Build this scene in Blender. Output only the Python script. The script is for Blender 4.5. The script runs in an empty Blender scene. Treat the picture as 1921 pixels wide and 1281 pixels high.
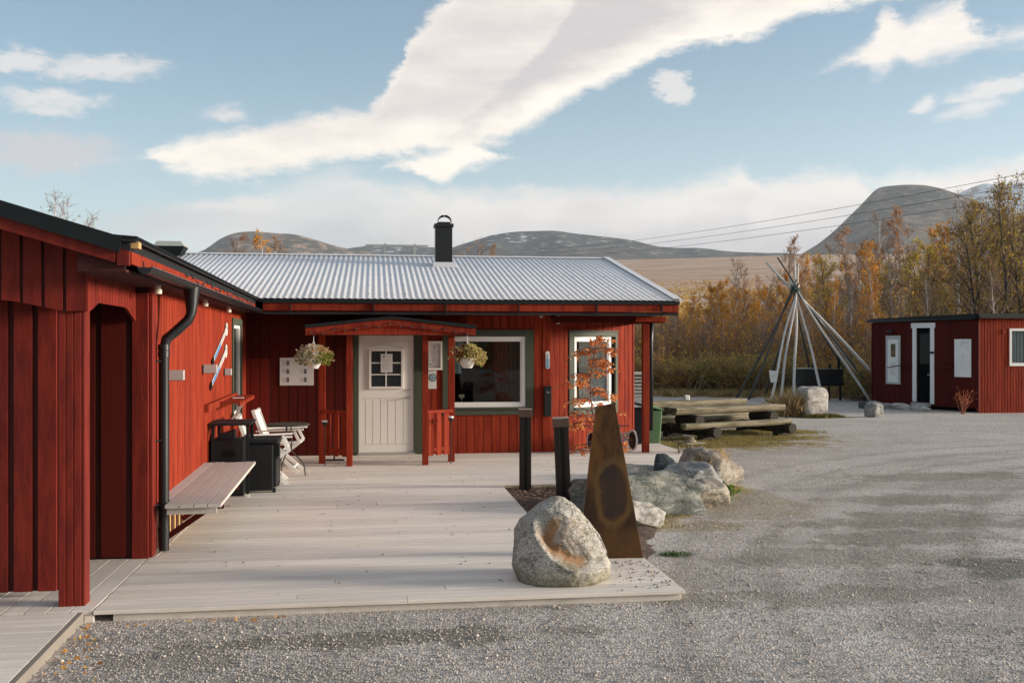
import bpy, bmesh, math, random
import numpy as np
from mathutils import Vector, Matrix, noise as mnoise
R = math.radians
random.seed(7)
scene = bpy.context.scene
COL = scene.collection

# ------------------------------------------------------------------ camera
# World axes: X along the long cafe wall, Y away from the camera into the yard, Z up. Deck top is z = 0.
YAW = math.atan(260 / 1868.0)
FPX = 1868.0
cam_data = bpy.data.cameras.new("camera")
cam = bpy.data.objects.new("camera", cam_data)
COL.objects.link(cam)
cam.location = (0, 0, 1.85)
cam.rotation_euler = (R(90), 0, -YAW)
cam_data.sensor_width = 36.0
cam_data.lens = 36.0 * FPX / 1921.0
cam_data.shift_y = 5.5 / 1921.0
cam_data.clip_start = 0.1
cam_data.clip_end = 30000
scene.camera = cam

# ------------------------------------------------------------------ light
SUN_EL, SUN_AZ = R(8.5), R(-10.0)      # azimuth measured from +X towards +Y
SUN_DIR = Vector((math.cos(SUN_EL) * math.cos(SUN_AZ), math.cos(SUN_EL) * math.sin(SUN_AZ), math.sin(SUN_EL)))
sd = bpy.data.lights.new("sun", 'SUN')
sd.energy = 4.8
sd.angle = R(13.0)
sd.color = (1.0, 0.89, 0.76)
sun = bpy.data.objects.new("sun", sd)
sun.rotation_euler = SUN_DIR.to_track_quat('Z', 'Y').to_euler()
sun.location = (20, 0, 12)
COL.objects.link(sun)
scene.view_settings.view_transform = 'Standard'
scene.view_settings.look = 'None'
scene.view_settings.exposure = 1.12
scene.view_settings.gamma = 1.0

def nd(nt, kind, **kw):
    n = nt.nodes.new(kind)
    for k, v in kw.items():
        if k.startswith('i_'):
            key = k[2:]
            key = int(key) if key.isdigit() else key
            n.inputs[key].default_value = v
        else:
            setattr(n, k, v)
    return n

def mth(nt, op, a, b=None, c=None, clamp=False):
    n = nt.nodes.new('ShaderNodeMath'); n.operation = op; n.use_clamp = clamp
    for i, x in enumerate((a, b, c)):
        if x is None: continue
        if isinstance(x, (int, float)): n.inputs[i].default_value = x
        else: nt.links.new(x, n.inputs[i])
    return n.outputs[0]

def sstep(nt, x, lo, hi):
    n = nt.nodes.new('ShaderNodeMapRange'); n.interpolation_type = 'SMOOTHSTEP'
    nt.links.new(x, n.inputs[0])
    n.inputs[1].default_value = lo; n.inputs[2].default_value = hi
    n.inputs[3].default_value = 0; n.inputs[4].default_value = 1
    return n.outputs[0]

def mixc(nt, f, a, b, blend='MIX'):
    n = nt.nodes.new('ShaderNodeMix'); n.data_type = 'RGBA'; n.blend_type = blend
    for s, x in ((n.inputs[0], f), (n.inputs[6], a), (n.inputs[7], b)):
        if isinstance(x, (int, float)): s.default_value = x
        elif isinstance(x, (tuple, list)): s.default_value = (x[0], x[1], x[2], 1)
        else: nt.links.new(x, s)
    return n.outputs[2]

# ------------------------------------------------------------------ sky and clouds (world)
def build_world():
    w = bpy.data.worlds.new("World"); scene.world = w; w.use_nodes = True
    nt = w.node_tree; nt.nodes.clear(); L = nt.links
    out = nd(nt, 'ShaderNodeOutputWorld'); bg = nd(nt, 'ShaderNodeBackground')
    bg.inputs[1].default_value = 0.089
    L.new(bg.outputs[0], out.inputs[0])
    sky = nd(nt, 'ShaderNodeTexSky', sky_type='NISHITA', sun_disc=False)
    sky.sun_elevation = SUN_EL
    sky.sun_rotation = R(90) - SUN_AZ
    sky.altitude = 400; sky.air_density = 1.0; sky.dust_density = 0.6; sky.ozone_density = 1.6
    tc = nd(nt, 'ShaderNodeTexCoord')
    sep = nd(nt, 'ShaderNodeSeparateXYZ'); L.new(tc.outputs['Generated'], sep.inputs[0])
    x, y, z = sep.outputs
    A = mth(nt, 'SUBTRACT', mth(nt, 'ARCTAN2', x, y), YAW)            # azimuth east of the view axis
    hyp = mth(nt, 'SQRT', mth(nt, 'ADD', mth(nt, 'MULTIPLY', x, x), mth(nt, 'MULTIPLY', y, y)))
    E = mth(nt, 'DIVIDE', z, mth(nt, 'MAXIMUM', hyp, 0.02))          # tangent of elevation
    # fractal warp
    def noise(sx, sy, scale, detail=6, rough=0.6, off=0.0):
        cb = nd(nt, 'ShaderNodeCombineXYZ')
        L.new(mth(nt, 'MULTIPLY', A, sx), cb.inputs[0]); L.new(mth(nt, 'MULTIPLY', E, sy), cb.inputs[1])
        cb.inputs[2].default_value = off
        n = nd(nt, 'ShaderNodeTexNoise'); n.inputs['Scale'].default_value = scale
        n.inputs['Detail'].default_value = detail; n.inputs['Roughness'].default_value = rough
        L.new(cb.outputs[0], n.inputs['Vector'])
        return mth(nt, 'SUBTRACT', n.outputs['Fac'], 0.5)
    n_big = noise(1, 2.0, 7, 8, 0.62, 3.1)
    n_fine = noise(1, 1.8, 24, 9, 0.68, 8.0)
    n_streak = noise(1.0, 4.0, 9, 8, 0.55, 5.0)
    def P(u, v):
        a = math.atan((u - 960.5) / FPX)
        return a, (646 - v) / FPX * math.cos(a)
    def curve(pts, a_in=A):
        n = nd(nt, 'ShaderNodeFloatCurve'); c = n.mapping.curves[0]
        pp = sorted([(p[0] + 0.5, p[1] * 1.6 + 0.1) for p in [P(*q) for q in pts]])
        c.points[0].location = (pp[0][0], pp[0][1]); c.points[1].location = (pp[-1][0], pp[-1][1])
        for p in pp[1:-1]: c.points.new(*p)
        for p in c.points: p.handle_type = 'AUTO_CLAMPED'
        n.mapping.update()
        L.new(mth(nt, 'ADD', a_in, 0.5), n.inputs['Value'])
        return mth(nt, 'DIVIDE', mth(nt, 'SUBTRACT', n.outputs[0], 0.1), 1.6)
    # warped coords
    Aw = mth(nt, 'ADD', A, mth(nt, 'MULTIPLY', n_fine, 0.046))
    Ew = mth(nt, 'ADD', E, mth(nt, 'ADD', mth(nt, 'MULTIPLY', n_fine, 0.034), mth(nt, 'MULTIPLY', n_big, 0.020)))
    Es = mth(nt, 'ADD', E, mth(nt, 'ADD', mth(nt, 'MULTIPLY', n_streak, 0.012), mth(nt, 'MULTIPLY', n_fine, 0.006)))
    up = sstep(nt, A, -0.09, -0.07)
    # main lens cloud
    top = curve([(240, 300), (262, 296), (300, 272), (360, 254), (430, 242), (500, 233), (570, 216), (640, 203), (692, 199), (705, 182), (722, 168), (735, 140), (752, 122), (765, 84), (785, 52), (800, 28), (835, -6), (880, -60), (1000, -80), (1200, -70), (1700, -40), (1720, -10)], Aw)
    bot = curve([(240, 302), (262, 303), (300, 316), (370, 336), (420, 341), (480, 338), (560, 322), (620, 306), (700, 300), (770, 291), (830, 288), (885, 288), (912, 270), (950, 262), (985, 246), (1010, 232), (1060, 198), (1140, 158), (1200, 132), (1260, 104), (1350, 84), (1380, 86), (1420, 74), (1480, 38), (1560, 18), (1660, -2), (1720, -12)], Aw)
    dT = mth(nt, 'SUBTRACT', top, Es); dB = mth(nt, 'SUBTRACT', Ew, bot)
    d1 = mth(nt, 'MINIMUM', dT, dB)
    # torn rim on the upper left, softer veil at the left tip
    n_tear = noise(1.0, 2.1, 42, 10, 0.74, 12.0)
    d1 = mth(nt, 'ADD', d1, mth(nt, 'MULTIPLY', n_tear, 0.030))
    m1 = sstep(nt, d1, -0.005, 0.013)
    body = sstep(nt, mth(nt, 'ADD', dB, mth(nt, 'MULTIPLY', n_big, 0.05)), 0.004, 0.055)
    fold = sstep(nt, mth(nt, 'ADD', mth(nt, 'SUBTRACT', mth(nt, 'MULTIPLY', A, 1.15), mth(nt, 'SUBTRACT', E, 0.235)), mth(nt, 'MULTIPLY', n_big, 0.12)), -0.040, -0.022)
    fold = mth(nt, 'MULTIPLY', fold, sstep(nt, A, 0.26, 0.06))
    rim = sstep(nt, dT, 0.03, 0.0)
    shade = mth(nt, 'MULTIPLY', body, mth(nt, 'ADD', 0.66, mth(nt, 'MULTIPLY', fold, 0.45)))
    shade = mth(nt, 'ADD', shade, mth(nt, 'ADD', mth(nt, 'MULTIPLY', n_streak, 1.1), mth(nt, 'MULTIPLY', n_tear, 0.45)))
    shade = mth(nt, 'SUBTRACT', shade, mth(nt, 'MULTIPLY', rim, 0.25), clamp=True)
    c1 = mixc(nt, shade, (6.2, 5.7, 5.05), (3.6, 3.35, 3.38))
    # bright heap below the lens
    t7 = curve([(705, 330), (722, 308), (748, 298), (790, 288), (830, 278), (880, 258), (910, 272), (935, 286), (965, 291), (980, 300)], Aw)
    b7 = curve([(705, 330), (730, 316), (765, 318), (800, 336), (825, 344), (852, 336), (868, 320), (905, 312), (940, 300), (965, 295), (980, 300)], Aw)
    d7 = mth(nt, 'ADD', mth(nt, 'MINIMUM', mth(nt, 'SUBTRACT', t7, Ew), mth(nt, 'SUBTRACT', Ew, b7)), mth(nt, 'MULTIPLY', n_tear, 0.018))
    m7 = mth(nt, 'MULTIPLY', sstep(nt, d7, -0.003, 0.010), mth(nt, 'MULTIPLY', sstep(nt, A, -0.138, -0.128), sstep(nt, A, 0.012, 0.004)))
    # right hand puff
    t2 = curve([(1540, 130), (1575, 112), (1610, 92), (1640, 52), (1665, 6), (1700, 30), (1740, 8), (1790, -6), (1812, 18), (1850, 46), (1890, 56), (1990, 30)], Aw)
    b2 = curve([(1540, 130), (1575, 122), (1620, 132), (1660, 142), (1690, 120), (1725, 128), (1770, 118), (1810, 104), (1850, 92), (1921, 80), (1990, 70)], Aw)
    d2 = mth(nt, 'ADD', mth(nt, 'MINIMUM', mth(nt, 'SUBTRACT', t2, Ew), mth(nt, 'SUBTRACT', Ew, b2)), mth(nt, 'MULTIPLY', n_tear, 0.026))
    m2 = mth(nt, 'MULTIPLY', sstep(nt, d2, -0.006, 0.016), sstep(nt, A, 0.29, 0.305))
    c2 = mixc(nt, mth(nt, 'ADD', mth(nt, 'MULTIPLY', n_tear, 1.6), mth(nt, 'ADD', .25, n_big), clamp=True), (5.7, 5.25, 4.8), (4.3, 4.0, 3.95))
    # horizon bank
    t3 = curve([(-60, 520), (150, 470), (300, 420), (420, 385), (520, 345), (600, 318), (650, 310), (710, 335), (800, 346), (900, 352), (980, 352), (1060, 345), (1110, 338), (1180, 346), (1260, 342), (1330, 328), (1370, 318), (1395, 303), (1410, 330), (1440, 335), (1520, 322), (1590, 316), (1640, 338), (1690, 318), (1740, 318), (1800, 312), (1860, 292), (1960, 282)], Aw)
    d3 = mth(nt, 'SUBTRACT', t3, Ew)
    soft = sstep(nt, A, -0.02, -0.35)
    d3 = mth(nt, 'ADD', d3, mth(nt, 'MULTIPLY', n_tear, 0.030)); m3a = sstep(nt, d3, -0.006, 0.020); m3b = sstep(nt, d3, -0.02, 0.06)
    mm = nd(nt, 'ShaderNodeMix'); L.new(soft, mm.inputs[0]); L.new(m3a, mm.inputs[2]); L.new(m3b, mm.inputs[3])
    m3 = mth(nt, 'MULTIPLY', mm.outputs[0], mth(nt, 'SUBTRACT', 0.93, mth(nt, 'MULTIPLY', soft, 0.35)))
    sh3 = mth(nt, 'ADD', sstep(nt, d3, 0.0, 0.085), mth(nt, 'ADD', mth(nt, 'MULTIPLY', n_big, 1.5), mth(nt, 'MULTIPLY', n_streak, 1.3)), clamp=True)
    c3 = mixc(nt, sh3, (5.2, 4.85, 4.55), (3.5, 3.35, 3.42))
    # small clouds
    def blob(u, v, ru, rv, rot=0.0, soft=0.35):
        a0, e0 = P(u, v)
        da = mth(nt, 'SUBTRACT', Aw, a0); de = mth(nt, 'SUBTRACT', Ew, e0)
        cr, sr = math.cos(rot), math.sin(rot)
        p = mth(nt, 'ADD', mth(nt, 'MULTIPLY', da, cr * FPX / ru), mth(nt, 'MULTIPLY', de, sr * FPX / ru))
        q = mth(nt, 'ADD', mth(nt, 'MULTIPLY', da, -sr * FPX / rv), mth(nt, 'MULTIPLY', de, cr * FPX / rv))
        r = mth(nt, 'SQRT', mth(nt, 'ADD', mth(nt, 'MULTIPLY', p, p), mth(nt, 'MULTIPLY', q, q)))
        r = mth(nt, 'ADD', mth(nt, 'MULTIPLY', n_tear, 2.3), r)
        return mth(nt, 'SUBTRACT', 1.0, sstep(nt, r, 1 - soft, 1 + soft))
    m4 = None
    for b in [(30, 112, 62, 18, 0.05, .5), (185, 128, 88, 22, 0.12, .5), (88, 184, 74, 13, 0, .6), (92, 205, 44, 12, 0, .7),
              (1252, 158, 30, 20, 0, .4), (1272, 176, 28, 20, -0.6, .4), (1738, 194, 15, 11, 0, .6), (1880, 162, 66, 17, .1, .6), (1822, 207, 36, 14, .2, .8),
              (440, 386, 95, 12, 0.12, .7), (425, 217, 28, 13, 0, .9)]:
        m = blob(*b)
        m4 = m if m4 is None else mth(nt, 'MAXIMUM', m4, m)
    m5 = mth(nt, 'MULTIPLY', mth(nt, 'MAXIMUM', blob(80, 284, 110, 32, 0.0, .5), blob(400, 415, 170, 24, 0.1, .8)), 0.75)
    # unseen broken cloud added high overhead to brighten the deck
    nz = nd(nt, 'ShaderNodeTexNoise'); nz.inputs['Scale'].default_value = 2.4; nz.inputs['Detail'].default_value = 7
    L.new(tc.outputs['Generated'], nz.inputs['Vector'])
    away = sstep(nt, E, 0.42, 0.8)
    m6 = mth(nt, 'MULTIPLY', mth(nt, 'MULTIPLY', sstep(nt, nz.outputs['Fac'], 0.47, 0.60), away), 0.5)
    # milky air towards the horizon, faded out behind the view to dim the walls
    side = mth(nt, 'SUBTRACT', 1.0, sstep(nt, mth(nt, 'ABSOLUTE', A), 0.7, 1.4))
    hz = mth(nt, 'MULTIPLY', mth(nt, 'POWER', sstep(nt, E, 0.40, -0.02), 1.7), side)
    base = mixc(nt, 1.0, sky.outputs[0], (0.88, 1.0, 1.03), 'MULTIPLY')
    base = mixc(nt, mth(nt, 'ADD', mth(nt, 'MULTIPLY', side, 0.10), mth(nt, 'MULTIPLY', hz, 0.58)), base, (4.2, 4.9, 5.2))
    c = mixc(nt, m6, base, (6.5, 6.0, 5.7))
    c = mixc(nt, m5, c, (3.7, 3.5, 3.6))
    c = mixc(nt, m3, c, c3)
    c = mixc(nt, mth(nt, 'MULTIPLY', m4, 0.72), c, (5.1, 4.75, 4.5))
    c = mixc(nt, m1, c, c1)
    c = mixc(nt, m7, c, (6.2, 5.7, 5.05))
    c = mixc(nt, m2, c, c2)
    L.new(c, bg.inputs[0])
    w.cycles.sampling_method = 'MANUAL'; w.cycles.sample_map_resolution = 1024
build_world()

# ------------------------------------------------------------------ materials
MATS = {}
def mat(name, color, rough=0.75, metallic=0.0, amt=0.12, scale=6.0, stretch=(1, 1, 1), rnd=0.10, bump=0.0, bscale=40.0,
        bstretch=None, color2=None, c2scale=2.0, c2lo=0.5, c2hi=0.65, c2amt=1.0, spec=0.4, fine=0.0, fscale=120.0):
    m = bpy.data.materials.new(name); m.use_nodes = True
    nt = m.node_tree; L = nt.links; bs = nt.nodes['Principled BSDF']
    tc = nd(nt, 'ShaderNodeTexCoord')
    def noi(sc, st, detail=5, rough_=0.6):
        mp = nd(nt, 'ShaderNodeMapping'); mp.inputs['Scale'].default_value = st
        L.new(tc.outputs['Object'], mp.inputs[0])
        n = nd(nt, 'ShaderNodeTexNoise'); n.inputs['Scale'].default_value = sc
        n.inputs['Detail'].default_value = detail; n.inputs['Roughness'].default_value = rough_
        L.new(mp.outputs[0], n.inputs['Vector']); return n.outputs['Fac']
    f = mth(nt, 'MULTIPLY', mth(nt, 'SUBTRACT', noi(scale, stretch), 0.5), amt * 3)
    at = nd(nt, 'ShaderNodeAttribute', attribute_name='rnd')
    f = mth(nt, 'ADD', f, mth(nt, 'MULTIPLY', at.outputs['Fac'], rnd))
    if fine: f = mth(nt, 'ADD', f, mth(nt, 'MULTIPLY', mth(nt, 'SUBTRACT', noi(fscale, stretch, 3, 0.7), 0.5), fine * 3))
    f = mth(nt, 'ADD', 1.0, f)
    base = color
    if color2 is not None:
        base = mixc(nt, mth(nt, 'MULTIPLY', sstep(nt, noi(c2scale, stretch, 6, 0.65), c2lo, c2hi), c2amt), color, color2)
    sc = nd(nt, 'ShaderNodeVectorMath', operation='SCALE')
    if isinstance(base, tuple): sc.inputs[0].default_value = base
    else: L.new(base, sc.inputs[0])
    L.new(f, sc.inputs['Scale']); L.new(sc.outputs[0], bs.inputs['Base Color'])
    bs.inputs['Roughness'].default_value = rough; bs.inputs['Metallic'].default_value = metallic
    bs.inputs['Specular IOR Level'].default_value = spec
    if bump:
        b = nd(nt, 'ShaderNodeBump'); b.inputs['Strength'].default_value = 1.0; b.inputs['Distance'].default_value = bump
        L.new(noi(bscale, bstretch or stretch, 6, 0.6), b.inputs['Height']); L.new(b.outputs[0], bs.inputs['Normal'])
    MATS[name] = m
    return m

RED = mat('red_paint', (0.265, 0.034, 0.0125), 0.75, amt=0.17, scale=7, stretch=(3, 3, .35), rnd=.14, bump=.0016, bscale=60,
          bstretch=(2, 2, .12), color2=(0.190, 0.019, 0.009), c2scale=5, c2lo=.45, c2hi=.62, spec=.12, fine=.05, fscale=90)
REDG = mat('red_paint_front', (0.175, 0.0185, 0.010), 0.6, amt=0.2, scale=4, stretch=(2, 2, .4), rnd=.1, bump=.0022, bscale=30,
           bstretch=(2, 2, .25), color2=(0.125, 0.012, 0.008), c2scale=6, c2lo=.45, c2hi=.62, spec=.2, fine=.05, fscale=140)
DRED_SHADE = mat('dark_shaded_red_paint', (0.072, 0.0078, 0.0045), 0.7, amt=0.12, scale=7, stretch=(3, 3, .35), rnd=.12, bump=.0014, bstretch=(2, 2, .12), spec=.12)  # red with shade put into its colour, for walls the sun misses
DKR = mat('gap_shadow_board', (0.048, 0.0065, 0.0045), 0.8, amt=.1)
GREEN = mat('moss_green_trim', (0.062, 0.070, 0.045), 0.6, amt=.08, bump=.0008, spec=.3)
WHITE = mat('white_paint', (0.80, 0.77, 0.72), 0.42, amt=.03, rnd=.03, bump=.0004, spec=.4)
DOORW = mat('door_paint', (0.80, 0.76, 0.70), 0.4, amt=.03, scale=2, rnd=0, bump=.0004, spec=.4)
BLACK = mat('black_metal', (0.005, 0.006, 0.0065), 0.42, amt=.15, spec=.5)
BLACKP = mat('black_plastic', (0.006, 0.008, 0.009), 0.5, amt=.1, bump=.001, bscale=90)
ROOFEDGE = mat('dark_green_steel', (0.008, 0.011, 0.011), 0.5, amt=.1, spec=.25)
FELT = mat('black_roof_felt', (0.006, 0.007, 0.008), 0.7, amt=.15, bump=.001)
STEEL = mat('corrugated_steel', (0.68, 0.67, 0.67), 0.65, metallic=.05, amt=.05, scale=1.2, rnd=.03, spec=.5, fine=.04, fscale=8)
GREYMET = mat('grey_metal', (0.42, 0.40, 0.38), 0.45, metallic=.1, amt=.05)
SILVER = mat('steel_handle', (0.55, 0.53, 0.5), 0.3, metallic=.9, amt=.03)
DECK = mat('weathered_deck', (0.76, 0.68, 0.585), 0.8, amt=.16, scale=3.5, stretch=(.35, 5, 5), rnd=.10, bump=.0016, bscale=40,
           bstretch=(.3, 4, 4), color2=(0.66, 0.585, 0.50), c2scale=1.0, c2lo=.5, c2hi=.72, c2amt=.6, fine=.10, fscale=22, spec=.3)
DECKY = mat('weathered_deck_lengthwise', (0.66, 0.595, 0.515), 0.75, amt=.12, scale=3.5, stretch=(5, .35, 5), rnd=.12, bump=.0016, bscale=40,
            bstretch=(4, .3, 4), color2=(0.43, 0.38, 0.33), c2scale=1.0, c2lo=.5, c2hi=.72, c2amt=.6, fine=.08, fscale=22, spec=.3)
BENCHW = mat('grey_bench_wood', (0.54, 0.49, 0.43), 0.7, amt=.12, scale=5, stretch=(6, .5, 6), rnd=.12, bump=.002, bscale=30, bstretch=(4, .3, 4), fine=.08, fscale=20)
RAWW = mat('raw_pine', (0.48, 0.30, 0.12), 0.7, amt=.15, scale=5, stretch=(2, 2, .4), rnd=.12)
LOG = mat('weathered_log', (0.24, 0.20, 0.13), 0.8, amt=.2, scale=4, stretch=(.5, 3, 3), rnd=.1, bump=.004, bscale=14,
          bstretch=(.4, 3, 3), color2=(0.10, 0.085, 0.04), c2scale=3, c2lo=.44, c2hi=.62, fine=.12, fscale=20)
LOGD = mat('dark_log', (0.036, 0.030, 0.021), 0.9, amt=.25, scale=5, rnd=.1, bump=.006, bscale=12, color2=(.12, .12, .03), c2scale=4, c2lo=.58, c2hi=.7)
POLEL = mat('bleached_pole', (0.60, 0.56, 0.51), 0.7, amt=.15, scale=5, stretch=(3, 3, .5), rnd=.12)
POLED = mat('dark_pole', (0.085, 0.078, 0.066), 0.8, amt=.2, scale=5, stretch=(3, 3, .5), rnd=.12)
CORTEN = mat('rusted_steel', (0.050, 0.026, 0.013), 0.5, metallic=.35, amt=.3, scale=2.2, stretch=(1.6, 1, .6), rnd=.05, bump=.0008, bscale=120,
             color2=(0.20, 0.082, 0.018), c2scale=1.5, c2lo=.42, c2hi=.60, fine=.10, fscale=60)
CORTEND = mat('rusted_beam', (0.030, 0.020, 0.016), 0.6, metallic=.3, amt=.25, scale=4, stretch=(2, 2, .4), rnd=.1, bump=.001, bscale=80)
CORTENC = mat('rusted_cap', (0.115, 0.075, 0.050), 0.5, metallic=.3, amt=.2, scale=6, rnd=.1)
def corten_marks():
    nt = CORTEN.node_tree; bs = nt.nodes['Principled BSDF']; src = bs.inputs['Base Color'].links[0].from_socket
    tc = nd(nt, 'ShaderNodeTexCoord'); n = nd(nt, 'ShaderNodeTexNoise'); n.inputs['Scale'].default_value = 4; nt.links.new(tc.outputs['Object'], n.inputs[0])
    sp = nd(nt, 'ShaderNodeSeparateXYZ'); nt.links.new(tc.outputs['Object'], sp.inputs[0])
    w = mth(nt, 'MULTIPLY', mth(nt, 'SUBTRACT', n.outputs['Fac'], .5), .9)
    px_ = mth(nt, 'DIVIDE', mth(nt, 'SUBTRACT', sp.outputs[0], .03), .13); pz = mth(nt, 'DIVIDE', mth(nt, 'SUBTRACT', sp.outputs[2], .58), .24)
    d = mth(nt, 'ADD', mth(nt, 'SQRT', mth(nt, 'ADD', mth(nt, 'MULTIPLY', px_, px_), mth(nt, 'MULTIPLY', pz, pz))), w)
    ring = mth(nt, 'MULTIPLY', sstep(nt, d, .9, 1.1), sstep(nt, d, 1.5, 1.2))
    c = mixc(nt, mth(nt, 'MULTIPLY', sstep(nt, d, 1.15, .75), .8), src, (.045, .032, .026))
    c = mixc(nt, mth(nt, 'MULTIPLY', ring, .65), c, (.19, .105, .035))
    low = sstep(nt, mth(nt, 'ADD', sp.outputs[2], mth(nt, 'MULTIPLY', w, .3)), .34, .18)
    c = mixc(nt, mth(nt, 'MULTIPLY', low, .6), c, (.17, .078, .024)); nt.links.new(c, bs.inputs['Base Color'])
corten_marks()
PAPER = mat('paper', (0.66, 0.63, 0.60), 0.8, amt=.03)
INK = mat('printed_ink', (0.10, 0.10, 0.11), 0.8, amt=.1)
INKL = mat('pale_print', (0.35, 0.33, 0.33), 0.8, amt=.1)
TEAL = mat('teal_print', (0.08, 0.20, 0.19), 0.7, amt=.1)
BLUE = mat('blue_print', (0.06, 0.22, 0.44), 0.6, amt=.05)
LBLUE = mat('light_blue_print', (0.30, 0.52, 0.66), 0.6, amt=.05)
GREENP = mat('green_plastic', (0.16, 0.29, 0.13), 0.6, amt=.2, scale=3, bump=.001, color2=(.28, .36, .22), c2scale=4, c2lo=.5, c2hi=.7)
DARKROOM = mat('dark_interior', (0.008, 0.0065, 0.006), 0.9, amt=.2)
CURTAIN = mat('red_brown_curtain', (0.14, 0.030, 0.018), 0.9, amt=.2)
CURTP = mat('pale_curtain', (0.42, 0.50, 0.52), 0.9, amt=.08)
MULCH = mat('bark_mulch', (0.10, 0.065, 0.045), 0.95, amt=.5, scale=40, rnd=.3, bump=.02, bscale=45, color2=(.22, .16, .11), c2scale=60, c2lo=.55, c2hi=.65)
BARKB = mat('birch_bark', (0.56, 0.49, 0.43), 0.8, amt=.3, scale=6, stretch=(1, 1, .4), rnd=.1, color2=(.10, .08, .07), c2scale=5, c2lo=.56, c2hi=.64)
BARKD = mat('dark_bark', (0.085, 0.070, 0.060), 0.9, amt=.25, scale=6, rnd=.1)
TWIG = mat('twigs', (0.27, 0.185, 0.135), 0.85, amt=.2, scale=1.5, rnd=.35)
PLANTPOT = mat('white_pot', (0.66, 0.63, 0.58), 0.5, amt=.05)
ROPE = mat('white_cord', (0.6, 0.58, 0.55), 0.8, amt=.05)
BULB = mat('clear_bulb', (0.06, 0.055, 0.05), 0.3, amt=.05)
VENT = mat('vent_paint', (0.36, 0.37, 0.33), 0.6, amt=.08)

def glass_mat():
    m = bpy.data.materials.new('window_glass'); m.use_nodes = True
    nt = m.node_tree; nt.nodes.clear(); L = nt.links
    out = nd(nt, 'ShaderNodeOutputMaterial')
    tr = nd(nt, 'ShaderNodeBsdfTransparent'); tr.inputs[0].default_value = (.80, .84, .84, 1)
    gl = nd(nt, 'ShaderNodeBsdfGlossy'); gl.inputs['Roughness'].default_value = .02; gl.inputs[0].default_value = (.9, .9, .9, 1)
    fr = nd(nt, 'ShaderNodeFresnel'); fr.inputs[0].default_value = 1.5
    mx = nd(nt, 'ShaderNodeMixShader')
    L.new(mth(nt, 'ADD', mth(nt, 'MULTIPLY', fr.outputs[0], .55), .01, clamp=True), mx.inputs[0])
    L.new(tr.outputs[0], mx.inputs[1]); L.new(gl.outputs[0], mx.inputs[2]); L.new(mx.outputs[0], out.inputs[0])
    return m
GLASS = glass_mat()

def leaf_mat(name, cols, trans=.5, rough=.7):
    """leaves: colour picked per leaf from the face attribute and shifted per tree"""
    m = bpy.data.materials.new(name); m.use_nodes = True
    nt = m.node_tree; nt.nodes.clear(); L = nt.links
    out = nd(nt, 'ShaderNodeOutputMaterial')
    at = nd(nt, 'ShaderNodeAttribute', attribute_name='rnd')
    oi = nd(nt, 'ShaderNodeObjectInfo')
    fac = mth(nt, 'ADD', mth(nt, 'MULTIPLY', mth(nt, 'ADD', at.outputs['Fac'], 1.0), .5),
              mth(nt, 'MULTIPLY', mth(nt, 'SUBTRACT', oi.outputs['Random'], .5), .45), clamp=True)
    cr = nd(nt, 'ShaderNodeValToRGB'); e = cr.color_ramp.elements
    while len(e) > 1: e.remove(e[-1])
    e[0].position = 0; e[0].color = (*cols[0], 1)
    for i, c in enumerate(cols[1:]):
        k = e.new((i + 1) / (len(cols) - 1)); k.color = (*c, 1)
    L.new(fac, cr.inputs[0])
    df = nd(nt, 'ShaderNodeBsdfDiffuse'); tl = nd(nt, 'ShaderNodeBsdfTranslucent')
    L.new(cr.outputs[0], df.inputs[0]); L.new(cr.outputs[0], tl.inputs[0])
    mx = nd(nt, 'ShaderNodeMixShader'); mx.inputs[0].default_value = trans
    L.new(df.outputs[0], mx.inputs[1]); L.new(tl.outputs[0], mx.inputs[2]); L.new(mx.outputs[0], out.inputs[0])
    return m
L_ORANGE = leaf_mat('orange_leaves', [(.46, .19, .04), (.70, .31, .05), (.82, .43, .08), (.85, .52, .12)])
L_BROWN = leaf_mat('brown_leaves', [(.26, .13, .06), (.48, .22, .085), (.60, .30, .11), (.66, .40, .15)])
L_YELLOW = leaf_mat('yellow_leaves', [(.42, .28, .04), (.62, .44, .06), (.75, .55, .08), (.80, .62, .12)])
L_OLIVE = leaf_mat('olive_leaves', [(.08, .07, .022), (.20, .15, .04), (.42, .29, .05), (.60, .40, .06)])
L_ROWAN = leaf_mat('rust_red_leaves', [(.50, .13, .04), (.72, .25, .09), (.80, .38, .15)])
L_BRUSH = leaf_mat('brush_leaves', [(.18, .12, .05), (.36, .21, .08), (.54, .30, .09), (.70, .38, .09)])
L_GREENB = leaf_mat('green_brush_leaves', [(.13, .13, .045), (.28, .25, .08), (.44, .34, .11), (.60, .42, .13)])
L_GRASS = leaf_mat('dry_grass_blades', [(.16, .14, .05), (.36, .27, .11), (.52, .36, .18), (.60, .44, .26)])
L_GRASSG = leaf_mat('green_grass_blades', [(.09, .10, .03), (.22, .20, .07), (.38, .30, .12), (.46, .34, .16)])
L_FLW = leaf_mat('white_petals', [(.60, .55, .48), (.74, .70, .64), (.80, .78, .74)])
L_FLG = leaf_mat('basket_green', [(.05, .09, .02), (.14, .20, .04), (.34, .36, .08)])
L_FLB = leaf_mat('faded_petals', [(.42, .22, .12), (.55, .36, .18), (.62, .50, .32)])
L_FLY = leaf_mat('pale_yellow_leaves', [(.44, .34, .13), (.62, .50, .22), (.72, .60, .32)])
L_FLR = leaf_mat('dull_red_leaves', [(.20, .05, .03), (.38, .13, .07), (.48, .22, .12)])

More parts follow.
